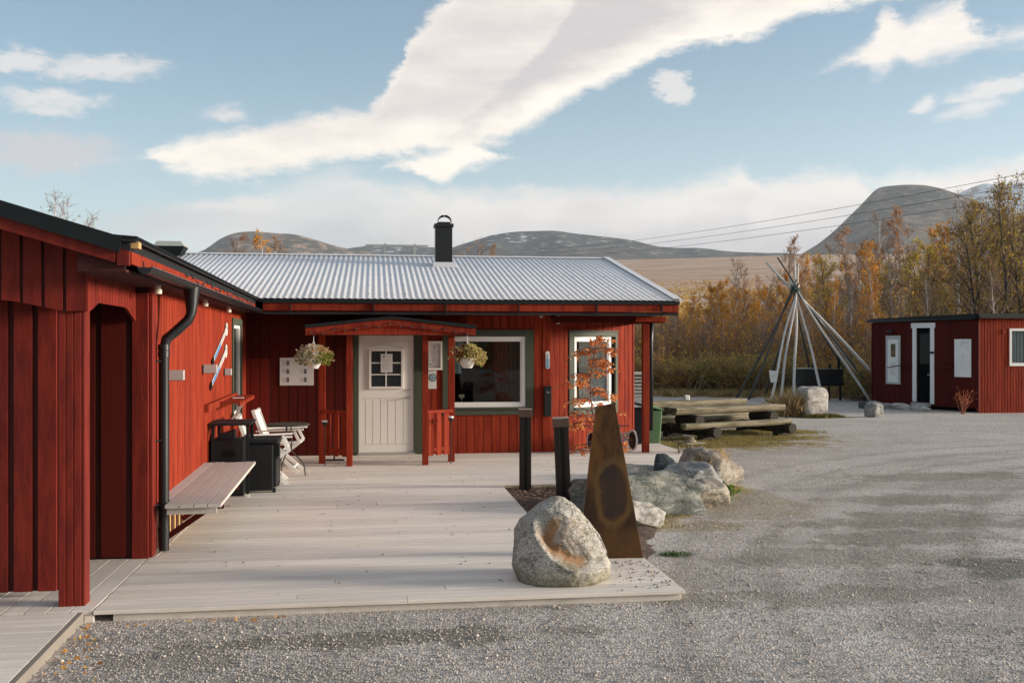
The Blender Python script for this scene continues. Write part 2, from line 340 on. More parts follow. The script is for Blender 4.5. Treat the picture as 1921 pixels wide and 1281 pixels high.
# ------------------------------------------------------------------ mesh builder
class MB:
    def __init__(s):
        s.v = []; s.f = []; s.m = []; s.r = []; s.mi = 0; s.rv = 0.0
    def face(s, idx):
        s.f.append(tuple(idx)); s.m.append(s.mi); s.r.append(s.rv)
    def newr(s): s.rv = random.uniform(-1, 1)
    def box(s, x0, x1, y0, y1, z0, z1, M=None):
        s.newr(); b = len(s.v)
        for p in ((x0, y0, z0), (x1, y0, z0), (x1, y1, z0), (x0, y1, z0), (x0, y0, z1), (x1, y0, z1), (x1, y1, z1), (x0, y1, z1)):
            q = Vector(p)
            if M: q = M @ q
            s.v.append(tuple(q))
        for f in ((0, 3, 2, 1), (4, 5, 6, 7), (0, 1, 5, 4), (1, 2, 6, 5), (2, 3, 7, 6), (3, 0, 4, 7)):
            s.face([b + i for i in f])
        return s
    def beam(s, a, b_, w, h, up=(0, 0, 1)):
        a = Vector(a); b_ = Vector(b_); d = (b_ - a); l = d.length; d.normalize()
        u = Vector(up); sd_ = d.cross(u)
        if sd_.length < 1e-4: sd_ = d.cross(Vector((1, 0, 0)))
        sd_.normalize(); u = sd_.cross(d)
        M = Matrix(((sd_.x, d.x, u.x, a.x), (sd_.y, d.y, u.y, a.y), (sd_.z, d.z, u.z, a.z), (0, 0, 0, 1)))
        return s.box(-w / 2, w / 2, 0, l, -h / 2, h / 2, M)
    def poly(s, pts, ext):
        """extrude planar polygon (list of 3d points) by vector ext"""
        s.newr(); b = len(s.v); n = len(pts); e = Vector(ext)
        for p in pts: s.v.append(tuple(p))
        for p in pts: s.v.append(tuple(Vector(p) + e))
        s.face([b + i for i in range(n)][::-1]); s.face([b + n + i for i in range(n)])
        for i in range(n):
            j = (i + 1) % n
            s.face((b + i, b + j, b + n + j, b + n + i))
        return s
    def tube(s, path, rad, seg=8, caps=True, new=True):
        if new: s.newr()
        path = [Vector(p) for p in path]; n = len(path)
        if not hasattr(rad, '__len__'): rad = [rad] * n
        b = len(s.v)
        d0 = (path[1] - path[0]).normalized()
        ref = Vector((0, 0, 1)) if abs(d0.z) < .9 else Vector((1, 0, 0))
        for i, p in enumerate(path):
            if i == 0: d = path[1] - p
            elif i == n - 1: d = p - path[i - 1]
            else: d = path[i + 1] - path[i - 1]
            d.normalize(); a = d.cross(ref)
            if a.length < 1e-4: a = d.cross(Vector((0, 1, 0)))
            a.normalize(); c = a.cross(d)
            for k in range(seg):
                t = 2 * math.pi * k / seg
                s.v.append(tuple(p + (a * math.cos(t) + c * math.sin(t)) * rad[i]))
        for i in range(n - 1):
            for k in range(seg):
                k2 = (k + 1) % seg
                s.face((b + i * seg + k, b + i * seg + k2, b + (i + 1) * seg + k2, b + (i + 1) * seg + k))
        if caps:
            s.face([b + k for k in range(seg)][::-1]); s.face([b + (n - 1) * seg + k for k in range(seg)])
        return s
    def lathe(s, prof, c=(0, 0, 0), seg=20, axis='z'):
        s.newr(); b = len(s.v)
        for r, h in prof:
            for k in range(seg):
                t = 2 * math.pi * k / seg
                p = (r * math.cos(t), r * math.sin(t), h)
                if axis == 'x': p = (p[2], p[0], p[1])
                if axis == 'y': p = (p[0], p[2], p[1])
                s.v.append((p[0] + c[0], p[1] + c[1], p[2] + c[2]))
        n = len(prof)
        for i in range(n - 1):
            for k in range(seg):
                k2 = (k + 1) % seg
                s.face((b + i * seg + k, b + i * seg + k2, b + (i + 1) * seg + k2, b + (i + 1) * seg + k))
        s.face([b + k for k in range(seg)][::-1]); s.face([b + (n - 1) * seg + k for k in range(seg)])
        return s
    def leaf(s, p, size, d=None, asp=.6):
        """one small diamond leaf"""
        s.newr(); b = len(s.v)
        if d is None:
            d = Vector((random.gauss(0, 1), random.gauss(0, 1), random.gauss(0, 1)))
        d = Vector(d).normalized(); q = Vector((random.gauss(0, 1), random.gauss(0, 1), random.gauss(0, 1)))
        a = d.cross(q)
        if a.length < 1e-3: a = d.cross(Vector((1, 0, .3)))
        a.normalize(); p = Vector(p)
        for x in (p, p + d * size * .5 + a * size * asp * .5, p + d * size, p + d * size * .5 - a * size * asp * .5): s.v.append(tuple(x))
        s.face((b, b + 1, b + 2, b + 3))
    def blade(s, p, h, lean, w=.006):
        s.newr(); b = len(s.v); p = Vector(p); l = Vector(lean)
        a = Vector((random.uniform(-1, 1), random.uniform(-1, 1), 0)).normalized() * w
        for x in (p - a, p + a, p + l * .4 + Vector((0, 0, h * .6)) + a * .7, p + l + Vector((0, 0, h)), p + l * .4 + Vector((0, 0, h * .6)) - a * .7): s.v.append(tuple(x))
        s.face((b, b + 1, b + 2, b + 3, b + 4))
    def build(s, name, mats, parent=None, smooth=False, bevel=0.0, M=None, loc=None):
        me = bpy.data.meshes.new(name)
        v = s.v
        if M: v = [tuple(M @ Vector(p)) for p in v]
        me.from_pydata(v, [], s.f)
        if not isinstance(mats, (list, tuple)): mats = [mats]
        for m in mats: me.materials.append(m)
        if len(mats) > 1: me.polygons.foreach_set('material_index', s.m)
        a = me.attributes.new('rnd', 'FLOAT', 'FACE'); a.data.foreach_set('value', s.r)
        if smooth: me.polygons.foreach_set('use_smooth', [True] * len(s.f))
        me.update()
        o = bpy.data.objects.new(name, me); COL.objects.link(o)
        if parent: o.parent = parent
        if loc: o.location = loc
        if bevel:
            b = o.modifiers.new('bevel', 'BEVEL'); b.width = bevel; b.segments = 2; b.limit_method = 'ANGLE'
        return o

def tag(o, label=None, cat=None, group=None, kind=None):
    if label: o['label'] = label
    if cat: o['category'] = cat
    if group: o['group'] = group
    if kind: o['kind'] = kind
    return o
def thing(name, label, cat, loc=(0, 0, 0), rz=0.0, group=None):
    o = bpy.data.objects.new(name, None); COL.objects.link(o)
    o.location = loc; o.rotation_euler = (0, 0, rz); o.empty_display_size = .2
    return tag(o, label, cat, group)
def copy_tree(o, parent=None):
    c = o.copy(); COL.objects.link(c)
    if parent: c.parent = parent
    for ch in list(o.children): copy_tree(ch, c)
    return c
def box_part(name, m, parent, *a, bevel=0.0, M=None):
    return MB().box(*a).build(name, m, parent, bevel=bevel, M=M)
def frame_boxes(mb, x0, x1, z0, z1, w, y0, y1, wb=None, wt=None):
    """rectangular frame in the XZ plane: butted members"""
    wb = wb or w; wt = wt or w
    mb.box(x0, x0 + w, y0, y1, z0 + wb, z1 - wt); mb.box(x1 - w, x1, y0, y1, z0 + wb, z1 - wt)
    mb.box(x0, x1, y0, y1, z0, z0 + wb); mb.box(x0, x1, y0, y1, z1 - wt, z1)
    return mb
# ------------------------------------------------------------------ terrain
def interp(x, xs, ys): return float(np.interp(x, xs, ys))
TR = [0, 40, 60, 90, 130, 300, 1000, 3000, 4200, 5200, 9000]
TZ = [-.08, -.08, .5, 1.8, 4.0, 13.5, 62, 252, 345, 300, 150]
def ground_h(x, y):
    r = math.hypot(x, y); h = interp(r, TR, TZ)
    if r > 42:
        k = min(1, (r - 42) / 60)
        h += k * r * .006 * mnoise.noise(Vector((x / (r * .35 + 20), y / (r * .35 + 20), 3.3)))
    elif r > 3:
        h += .015 * mnoise.noise(Vector((x * .35, y * .35, 0)))
    return h

def build_ground():
    rs = [0.0, 2, 4, 6, 8, 10, 12, 15, 18, 22, 26, 30, 35, 40, 45, 52, 60, 70, 82, 96, 112, 132, 160, 200, 250, 310, 390, 490, 620, 780, 980, 1230, 1550, 1950, 2450, 2950, 3500, 4200, 5200, 6800, 9000]
    na = 240; mb = MB(); vs = [(0, 0, -.08)]
    for r in rs[1:]:
        for k in range(na):
            t = 2 * math.pi * k / na; x, y = r * math.sin(t), r * math.cos(t)
            vs.append((x, y, ground_h(x, y)))
    mb.v = vs
    for k in range(na): mb.face((0, 1 + (k + 1) % na, 1 + k))
    for i in range(len(rs) - 2):
        for k in range(na):
            a = 1 + i * na + k; b = 1 + i * na + (k + 1) % na
            mb.face((a, b, b + na, a + na))
    m = bpy.data.materials.new('gravel_and_moor'); m.use_nodes = True
    nt = m.node_tree; L = nt.links; bs = nt.nodes['Principled BSDF']; bs.inputs['Roughness'].default_value = .95
    bs.inputs['Specular IOR Level'].default_value = .15
    tc = nd(nt, 'ShaderNodeTexCoord'); sp = nd(nt, 'ShaderNodeSeparateXYZ'); L.new(tc.outputs['Object'], sp.inputs[0])
    X, Y, Z = sp.outputs
    r = mth(nt, 'SQRT', mth(nt, 'ADD', mth(nt, 'MULTIPLY', X, X), mth(nt, 'MULTIPLY', Y, Y)))
    def noi(sc, st=(1, 1, 1), detail=5, ro=.6, dist=0.0):
        mp = nd(nt, 'ShaderNodeMapping'); mp.inputs['Scale'].default_value = st; L.new(tc.outputs['Object'], mp.inputs[0])
        n = nd(nt, 'ShaderNodeTexNoise'); n.inputs['Scale'].default_value = sc; n.inputs['Detail'].default_value = detail
        n.inputs['Roughness'].default_value = ro; n.inputs['Distortion'].default_value = dist
        L.new(mp.outputs[0], n.inputs[0]); return n.outputs['Fac']
    vo = nd(nt, 'ShaderNodeTexVoronoi'); vo.inputs['Scale'].default_value = 62; L.new(tc.outputs['Object'], vo.inputs['Vector'])
    sepc = nd(nt, 'ShaderNodeSeparateColor'); L.new(vo.outputs['Color'], sepc.inputs[0])
    vo2 = nd(nt, 'ShaderNodeTexVoronoi'); vo2.inputs['Scale'].default_value = 24; L.new(tc.outputs['Object'], vo2.inputs['Vector'])
    sepd = nd(nt, 'ShaderNodeSeparateColor'); L.new(vo2.outputs['Color'], sepd.inputs[0])
    c = mixc(nt, sepc.outputs[0], (.32, .285, .25), (.68, .615, .55))
    c = mixc(nt, mth(nt, 'MULTIPLY', sstep(nt, sepc.outputs[1], .80, .95), .7), c, (.38, .27, .20))
    c = mixc(nt, mth(nt, 'MULTIPLY', sstep(nt, sepd.outputs[0], .45, 1.0), .45), c, (.29, .27, .25))
    # damp and compacted patches running with the wheel tracks
    mp = nd(nt, 'ShaderNodeMapping'); mp.inputs['Rotation'].default_value = (0, 0, R(-38)); mp.inputs['Scale'].default_value = (.28, .9, 1)
    L.new(tc.outputs['Object'], mp.inputs[0])
    n = nd(nt, 'ShaderNodeTexNoise'); n.inputs['Scale'].default_value = 1.1; n.inputs['Detail'].default_value = 6; n.inputs['Roughness'].default_value = .62
    L.new(mp.outputs[0], n.inputs[0])
    damp = mth(nt, 'MULTIPLY', sstep(nt, n.outputs['Fac'], .47, .60), sstep(nt, r, 30, 12))
    c = mixc(nt, mth(nt, 'MULTIPLY', damp, .42), c, (.21, .19, .155))
    c = mixc(nt, mth(nt, 'MULTIPLY', sstep(nt, noi(.5, detail=6), .45, .7), .35), c, (.68, .615, .55))
    # grassy verge, wood floor
    g = noi(2.2, detail=8, ro=.7)
    gcol = mixc(nt, sstep(nt, noi(14, detail=6), .35, .65), (.115, .088, .035), (.28, .20, .095))
    e0 = mth(nt, 'ADD', r, mth(nt, 'MULTIPLY', mth(nt, 'SUBTRACT', noi(.25), .5), 8))
    c = mixc(nt, sstep(nt, e0, 40.5, 42.5), c, gcol)
    # verge around the log tables
    def patch(px, py, rx, ry, amount, col=gcol):
        nonlocal c
        dx = mth(nt, 'DIVIDE', mth(nt, 'SUBTRACT', X, px), rx); dy = mth(nt, 'DIVIDE', mth(nt, 'SUBTRACT', Y, py), ry)
        d = mth(nt, 'SQRT', mth(nt, 'ADD', mth(nt, 'MULTIPLY', dx, dx), mth(nt, 'MULTIPLY', dy, dy)))
        f = sstep(nt, mth(nt, 'ADD', d, mth(nt, 'MULTIPLY', mth(nt, 'SUBTRACT', g, .5), 3.2)), 1.1, .6)
        c = mixc(nt, mth(nt, 'MULTIPLY', f, amount), c, col)
    gr2 = mixc(nt, sstep(nt, noi(20, detail=6), .35, .65), (.17, .145, .06), (.42, .32, .17))
    patch(6.8, 18.6, 2.2, 1.3, .8, gr2); patch(7.6, 19.6, 2.0, .8, .8, gr2); patch(13.2, 36.5, 6, 2.2, .8, gr2); patch(4.4, 11.6, 1.0, 1.6, .5, gr2)
    patch(3.3, 10.2, .8, .35, .6, gr2); patch(2.75, 8.85, .16, .10, .9, (.05, .10, .03)); patch(11.9, 25.0, .9, .4, .7, gr2)
    for R_, amt_ in ((9.2, .34), (10.8, .34), (12.6, .26), (14.2, .26)):
        ddx = mth(nt, 'SUBTRACT', X, 15.5); ddy = mth(nt, 'SUBTRACT', Y, 3.5)
        dd = mth(nt, 'ABSOLUTE', mth(nt, 'SUBTRACT', mth(nt, 'ADD', mth(nt, 'SQRT', mth(nt, 'ADD', mth(nt, 'MULTIPLY', ddx, ddx), mth(nt, 'MULTIPLY', ddy, ddy))), mth(nt, 'MULTIPLY', mth(nt, 'SUBTRACT', g, .5), .5)), R_))
        c = mixc(nt, mth(nt, 'MULTIPLY', sstep(nt, dd, .32, .10), amt_), c, (.62, .57, .51))
        c = mixc(nt, mth(nt, 'MULTIPLY', mth(nt, 'MULTIPLY', sstep(nt, dd, .30, .38), sstep(nt, dd, .62, .42)), amt_ * .9), c, (.20, .18, .15))
    dk = (.165, .145, .105)
    patch(5.9, 10.2, 1.6, .6, .5, dk); patch(6.7, 11.6, 1.3, .5, .45, dk); patch(4.3, 8.6, 1.5, .5, .45, dk); patch(5.2, 9.3, 1.4, .45, .45, dk); patch(5.6, 7.9, 1.0, .45, .8, (.13, .13, .10))
    patch(.1, 6.6, 1.3, .22, .7, dk); patch(-1.3, 6.3, .6, .3, .5, dk); patch(8.2, 13.6, 1.6, .5, .5, dk); patch(3.6, 7.2, 1.4, .3, .5, dk)
    # open moor
    moor = mixc(nt, sstep(nt, noi(.012, (1, 3.2, 1), 8, .62), .38, .62), (.62, .42, .285), (.40, .25, .16))
    moor = mixc(nt, mth(nt, 'MULTIPLY', sstep(nt, noi(.02, (1, 5, 1), 8, .7), .56, .66), .75), moor, (.12, .10, .06))
    moor = mixc(nt, mth(nt, 'MULTIPLY', sstep(nt, noi(.006, (1, 6, 1), 8, .6), .55, .62), .6), moor, (.70, .56, .44))
    c = mixc(nt, sstep(nt, r, 120, 260), c, moor)
    L.new(c, bs.inputs['Base Color'])
    near = sstep(nt, r, 60, 20)
    h = mth(nt, 'MULTIPLY', mth(nt, 'ADD', vo.outputs['Distance'], mth(nt, 'MULTIPLY', vo2.outputs['Distance'], .8)), near)
    bp = nd(nt, 'ShaderNodeBump'); bp.invert = True; bp.inputs['Distance'].default_value = .012; bp.inputs['Strength'].default_value = .8
    L.new(h, bp.inputs['Height']); L.new(bp.outputs[0], bs.inputs['Normal'])
    o = mb.build('ground', m, smooth=True)
    tag(o, kind='structure')
build_ground()

# loose gravel stones near the camera
def build_pebbles():
    rng = np.random.default_rng(5); N = 60000
    # camera-facing wedge of the yard, denser near
    r = 4.6 + (rng.random(N) ** 1.25) * 12.0; a = YAW + rng.uniform(-.62, .56, N)
    x = r * np.sin(a); y = r * np.cos(a)
    ok = ~((x < 1.3) & (y > 7.12)) & ~((x < 2.42) & (y > 7.22) & (y < 8.45)) & ~((x > 1.2) & (x < 4.7) & (y > 8.3) & (y < 13.3) & (x < 3.2)) & ~((x < -1.92) & (y < 7.4)) & ~((x < 5.3) & (y > 12.9))
    x, y = x[ok], y[ok]; n = len(x)
    base = np.array([(1, 0, 0), (-1, 0, 0), (0, 1, 0), (0, -1, 0), (0, 0, 1), (0, 0, -1)], float)
    f8 = np.array([(0, 2, 4), (2, 1, 4), (1, 3, 4), (3, 0, 4), (2, 0, 5), (1, 2, 5), (3, 1, 5), (0, 3, 5)])
    sz = rng.uniform(.0035, .0085, n) * (1 + (rng.random(n) > .97) * .9)
    S = np.stack([sz * rng.uniform(.8, 1.4, n), sz * rng.uniform(.8, 1.4, n), sz * rng.uniform(.5, .9, n)], 1)
    th = rng.uniform(0, 6.28, n); V = base[None] * (S[:, None, :] * rng.uniform(.75, 1.25, (n, 6, 1)))
    c, s_ = np.cos(th)[:, None], np.sin(th)[:, None]
    vx = V[..., 0] * c - V[..., 1] * s_ + x[:, None]; vy = V[..., 0] * s_ + V[..., 1] * c + y[:, None]
    vz = V[..., 2] - .079 + sz[:, None] * .3 + .5 * S[:, 2][:, None]
    verts = np.stack([vx, vy, vz], -1).reshape(-1, 3)
    faces = (f8[None] + (np.arange(n) * 6)[:, None, None]).reshape(-1, 3)
    me = bpy.data.meshes.new('loose_gravel')
    me.vertices.add(len(verts)); me.vertices.foreach_set('co', verts.ravel())
    me.loops.add(faces.size); me.loops.foreach_set('vertex_index', faces.ravel())
    me.polygons.add(len(faces)); me.polygons.foreach_set('loop_start', np.arange(len(faces)) * 3)
    me.polygons.foreach_set('loop_total', np.full(len(faces), 3)); me.update(calc_edges=True)
    at = me.attributes.new('rnd', 'FLOAT', 'FACE'); at.data.foreach_set('value', np.repeat(rng.uniform(-1, 1, n), 8))
    me.materials.append(mat('gravel_stone', (.47, .42, .37), 1.0, amt=.15, scale=3, rnd=.24, color2=(.30, .23, .17), c2scale=60, c2lo=.62, c2hi=.68, spec=.0))
    o = bpy.data.objects.new('loose_gravel', me); COL.objects.link(o)
    tag(o, 'loose grey gravel stones lying on the yard in front of the deck', 'gravel', kind='stuff')
build_pebbles()

# ------------------------------------------------------------------ mountains
def az_of(u): return YAW + math.atan((u - 960.5) / FPX)
def mountain(name, prof, d0, d1, d2, m, rough_=.05, seed=0.0, cols=150):
    """ridge whose crest follows prof [(azimuth px, elevation px above eye level)] at distance d1; foot at d0, far foot at d2"""
    us = np.linspace(prof[0][0], prof[-1][0], cols)
    vv = np.interp(us, [p[0] for p in prof], [p[1] for p in prof])
    k = np.ones(5) / 5; vs_ = np.convolve(np.pad(vv, 2, 'edge'), k, 'valid')
    mb = MB(); rows = 26
    for i, u in enumerate(us):
        a = az_of(u); ca = math.cos(a - YAW)
        crest = 1.85 + (646 - vs_[i]) / FPX * d1 * ca
        for j in range(rows):
            t = j / (rows - 1) * 1.35
            if t <= 1:
                d = d0 + (d1 - d0) * t; f = t ** 1.25
            else:
                d = d1 + (d2 - d1) * (t - 1) / .35; f = 1 - ((t - 1) / .35) ** 1.5 * .9
            x, y = d * math.sin(a), d * math.cos(a)
            base = interp(d0, TR, TZ) - 60
            z = base + (crest - base) * f
            nn = mnoise.fractal(Vector((x / 900 + seed, y / 900, seed)), 1.0, 2.1, 6)
            ridge = 1 - abs(mnoise.noise(Vector((x / 420 + seed, y / 1500, 1.7 + seed))))
            w = min(1, f * 1.4) * (1 - (1 if abs(t - 1) < .03 else 0) * .7)
            z += (crest - base) * rough_ * (nn + (ridge - .7) * .8) * w
            mb.v.append((x, y, z))
    for i in range(cols - 1):
        for j in range(rows - 1):
            a = i * rows + j
            mb.face((a, a + rows, a + rows + 1, a + 1))
    o = mb.build(name, m, smooth=True)
    tag(o, kind='structure'); return o
def mtn_mat(name, low, high, lo_z, hi_z, snow=None, snow_z=(0, 1), sn=(.5, .6)):
    m = bpy.data.materials.new(name); m.use_nodes = True
    nt = m.node_tree; L = nt.links; bs = nt.nodes['Principled BSDF']; bs.inputs['Roughness'].default_value = .95
    bs.inputs['Specular IOR Level'].default_value = .1
    tc = nd(nt, 'ShaderNodeTexCoord'); sp = nd(nt, 'ShaderNodeSeparateXYZ'); L.new(tc.outputs['Object'], sp.inputs[0])
    def noi(sc, st, d=8, r_=.65):
        mp = nd(nt, 'ShaderNodeMapping'); mp.inputs['Scale'].default_value = st; L.new(tc.outputs['Object'], mp.inputs[0])
        n = nd(nt, 'ShaderNodeTexNoise'); n.inputs['Scale'].default_value = sc; n.inputs['Detail'].default_value = d
        n.inputs['Roughness'].default_value = r_; L.new(mp.outputs[0], n.inputs[0]); return n.outputs['Fac']
    n1 = noi(.0016, (1, 1, 1)); n2 = noi(.004, (1, 1, 3.0)); n3 = noi(.012, (1, 1, 2))
    zz = mth(nt, 'ADD', sp.outputs[2], mth(nt, 'MULTIPLY', mth(nt, 'SUBTRACT', n1, .5), (hi_z - lo_z) * 1.6))
    c = mixc(nt, sstep(nt, zz, lo_z, hi_z), low, high)
    c = mixc(nt, mth(nt, 'MULTIPLY', sstep(nt, n2, .42, .60), .8), c, tuple(x * .40 for x in high))
    c = mixc(nt, mth(nt, 'MULTIPLY', sstep(nt, n3, .48, .62), .6), c, tuple(min(1, x * 1.5) for x in low))
    if snow:
        s_ = mth(nt, 'MULTIPLY', sstep(nt, n3, *sn), sstep(nt, zz, *snow_z))
        c = mixc(nt, s_, c, (.62, .66, .70))
    L.new(c, bs.inputs['Base Color'])
    b = nd(nt, 'ShaderNodeBump'); b.inputs['Distance'].default_value = 28; L.new(mth(nt, 'ADD', n2, mth(nt, 'MULTIPLY', n3, .5)), b.inputs['Height']); L.new(b.outputs[0], bs.inputs['Normal'])
    return m
MT1 = mtn_mat('fell_heather', (.30, .20, .14), (.095, .090, .072), 430, 640)
MT2 = mtn_mat('fell_rock', (.14, .12, .10), (.045, .056, .058), 480, 640, True, (560, 760), (.56, .66))
MT3 = mtn_mat('steep_fell_rock', (.17, .12, .08), (.028, .040, .036), 450, 760, True, (850, 1010), (.56, .64))
MT4 = mtn_mat('snowy_peak', (.13, .14, .16), (.12, .13, .15), 700, 900, True, (700, 900), (.42, .50))
mountain('far_mountains', [(560, 482), (620, 470), (650, 463), (700, 457), (760, 459), (840, 462), (900, 468), (980, 480)], 5600, 8200, 8800, MT2, .05, 1.2, 70)
mountain('left_mountain', [(300, 490), (345, 478), (385, 468), (402, 452), (425, 438), (450, 431), (480, 429), (515, 433), (550, 434), (590, 446), (625, 458), (660, 466), (720, 474), (800, 486)], 5000, 6600, 7400, MT1, .05, 4.2, 90)
mountain('middle_mountain', [(760, 486), (830, 468), (880, 450), (920, 438), (970, 430), (1040, 431), (1110, 438), (1180, 446), (1230, 458), (1260, 462), (1320, 463), (1380, 470), (1480, 474), (1600, 482)], 4900, 6800, 7600, MT2, .09, 7.7, 130)
mountain('right_mountain', [(1470, 495), (1505, 474), (1535, 455), (1565, 430), (1590, 404), (1612, 382), (1632, 360), (1645, 346), (1665, 343), (1700, 342), (1735, 344), (1765, 350), (1800, 362), (1840, 378), (1890, 396), (1950, 424), (2050, 470)], 4400, 6000, 6800, MT3, .085, 2.9, 150)
mountain('snowy_mountain', [(1740, 400), (1790, 362), (1820, 348), (1850, 340), (1880, 343), (1921, 336), (1970, 345), (2050, 380)], 6400, 8600, 9000, MT4, .04, 5.5, 70)
# ------------------------------------------------------------------ deck
def build_deck():
    mb = MB(); y = 7.25; pitch = .1465; w = .1405
    i = 0
    while y < 18.0:
        y1 = y + w; ym = y + w / 2
        x0 = -1.86 if ym > 9.0 else -1.93
        x0 -= max(0, (ym - 9)) * .0218
        spans = []
        if ym < 8.4: spans = [(x0, 2.33)]
        elif ym < 13.1: spans = [(x0, 1.68)]
        elif ym < 16.9: spans = [(x0, 4.25 + (ym - 13.1) * .28)]
        else: spans = [(3.02 + (ym - 16.9) * 1.66, 5.3)]
        for a, b in spans:
            cuts = [a]; x = a + random.uniform(1.2, 4.2)
            while x < b - .8: cuts.append(x); x += random.uniform(2.4, 4.2)
            cuts.append(b)
            for c0, c1 in zip(cuts, cuts[1:]):
                if c1 - c0 > .05:
                    dz = random.uniform(-.0015, .0015)
                    mb.box(c0 + .0015, c1 - .0015, y, y1, -.028 + dz, 0 + dz)
        y += pitch; i += 1
    o = mb.build('deck', DECK, bevel=.003); tag(o, kind='structure')
    # joists and skirting below the boards
    mb = MB()
    for x in np.arange(-1.8, 1.6, .6): mb.box(x, x + .045, 7.30, 16.9, -.12, -.0305)
    mb.box(-1.8, 2.29, 7.275, 7.305, -.085, -.0305)
    mb.box(2.285, 2.315, 7.31, 8.36, -.085, -.0305)
    mb.build('deck_joists', DECKY, o)
    # boards laid lengthwise in the porch and a strip along the wing wall
    mb = MB()
    for k in range(12):
        x1 = -1.94 - k * .15; mb.box(x1 - .144, x1, 7.26, 9.02, -.028, .0006 * (k % 3))
    mb.box(-2.0, -1.87, 9.03, 12.5, -.026, .003); mb.box(-2.09, -1.96, 12.5, 16.88, -.026, .003)
    mb.build('edge_boards', DECKY, o, bevel=.003)
    # lower landing towards the camera, gently falling
    mb = MB(); M = Matrix.Translation((-2.03, 7.25, -.004)) @ Matrix.Rotation(R(.6), 4, 'X') @ Matrix.Rotation(R(1.2), 4, 'Z')
    y = -.005
    for k in range(18):
        mb.box(-2.4, 0, y - .141, y, -.028, 0, M); y -= .1465
    mb.build('landing_boards', DECK, o, bevel=.003)
    mb = MB(); mb.box(-.002, .04, -2.75, .0, -.11, -.001, M); mb.build('landing_edge', mat('edge_plank', (.26, .225, .185), .8, amt=.15, scale=4, rnd=.1), o, bevel=.004)
    MB().box(-1.99, -1.93, 7.262, 7.30, -.10, -.03).build('deck_post', DECKY, o)
build_deck()

def build_planter():
    mb = MB(); nx, ny = 50, 60; x0, x1, y0, y1 = 1.685, 3.9, 8.41, 13.09
    for j in range(ny + 1):
        for i in range(nx + 1):
            x = x0 + (x1 - x0) * i / nx; y = y0 + (y1 - y0) * j / ny
            z = -.045 + .03 * mnoise.noise(Vector((x * 3, y * 3, 1))) + .012 * mnoise.noise(Vector((x * 14, y * 14, 4)))
            z -= .10 * max(0, (x - (2.2 + (y - 8.4) * .30)) / .5)
            mb.v.append((x, y, z))
    for j in range(ny):
        for i in range(nx):
            a = j * (nx + 1) + i; mb.newr(); mb.face((a, a + 1, a + nx + 2, a + nx + 1))
    o = mb.build('planting_bed', MULCH, smooth=True); tag(o, kind='structure')
    mb = MB()
    for _ in range(2600):
        x = random.uniform(1.69, 3.4); y = random.uniform(8.5, 13.06)
        if x > 2.2 + (y - 8.4) * .30: continue
        M = Matrix.Translation((x, y, -.03 + .03 * mnoise.noise(Vector((x * 3, y * 3, 1))))) @ Matrix.Rotation(random.uniform(0, 6.3), 4, 'Z') @ Matrix.Rotation(random.uniform(-.6, .6), 4, 'X')
        l = random.uniform(.008, .024); mb.box(-l, l, -l * .45, l * .45, -.003, .004, M)
    c = mb.build('bark_chips', mat('bark_chip', (.16, .105, .075), .9, amt=.2, rnd=.45)); tag(c, 'loose brown bark chips covering the planting bed beside the deck', 'bark chips', kind='stuff')
    k = MB(); k.box(1.66, 3.6, 13.06, 13.095, -.10, -.029); k.box(1.645, 1.678, 8.45, 13.05, -.10, -.029)
    k.build('bed_edging', mat('pale_edge_wood', (.44, .36, .26), .7, amt=.15, rnd=.1), o)
build_planter()

# ------------------------------------------------------------------ board walls
def boards(mb, s0, s1, z0, z1, pitch, gap, th, openings=(), M=None, ztop=None, gd=.006, jit=.0):
    """vertical boards on the local plane y=0 facing -y; openings are (sa, sb, za, zb)"""
    n = max(1, round((s1 - s0) / pitch)); pitch = (s1 - s0) / n
    for i in range(n):
        a, b = s0 + i * pitch, s0 + (i + 1) * pitch
        for (c0, c1, t, mi) in ((a, b - gap, th, 0), (b - gap, b, gd, 1)):
            cuts = sorted({c0, c1} | {o[k] for o in openings for k in (0, 1) if c0 < o[k] < c1})
            for p, q in zip(cuts, cuts[1:]):
                if q - p < .002: continue
                mid = (p + q) / 2; zt = z1 if ztop is None else ztop(mid)
                segs = [(z0, zt)]
                for o in openings:
                    if o[0] < mid < o[1]:
                        ns = []
                        for u, v in segs:
                            if o[3] <= u or o[2] >= v: ns.append((u, v)); continue
                            if o[2] > u: ns.append((u, o[2]))
                            if o[3] < v: ns.append((o[3], v))
                        segs = ns
                for u, v in segs:
                    if v - u > .004:
                        mb.mi = mi; mb.box(p, q, -t - (random.uniform(0, jit) if mi == 0 else 0), 0, u, v, M)
    mb.mi = 0
    return mb
def wall_block(mb, s0, s1, z0, z1, thick, openings, M=None):
    """solid wall slab behind the boards, split round its openings"""
    xs = sorted({s0, s1} | {o[k] for o in openings for k in (0, 1)})
    for p, q in zip(xs, xs[1:]):
        mid = (p + q) / 2; segs = [(z0, z1)]
        for o in openings:
            if o[0] < mid < o[1]:
                ns = []
                for u, v in segs:
                    if o[3] <= u or o[2] >= v: ns.append((u, v)); continue
                    if o[2] > u: ns.append((u, o[2]))
                    if o[3] < v: ns.append((o[3], v))
                segs = ns
        for u, v in segs: mb.box(p, q, .001, thick, u, v, M)
    return mb

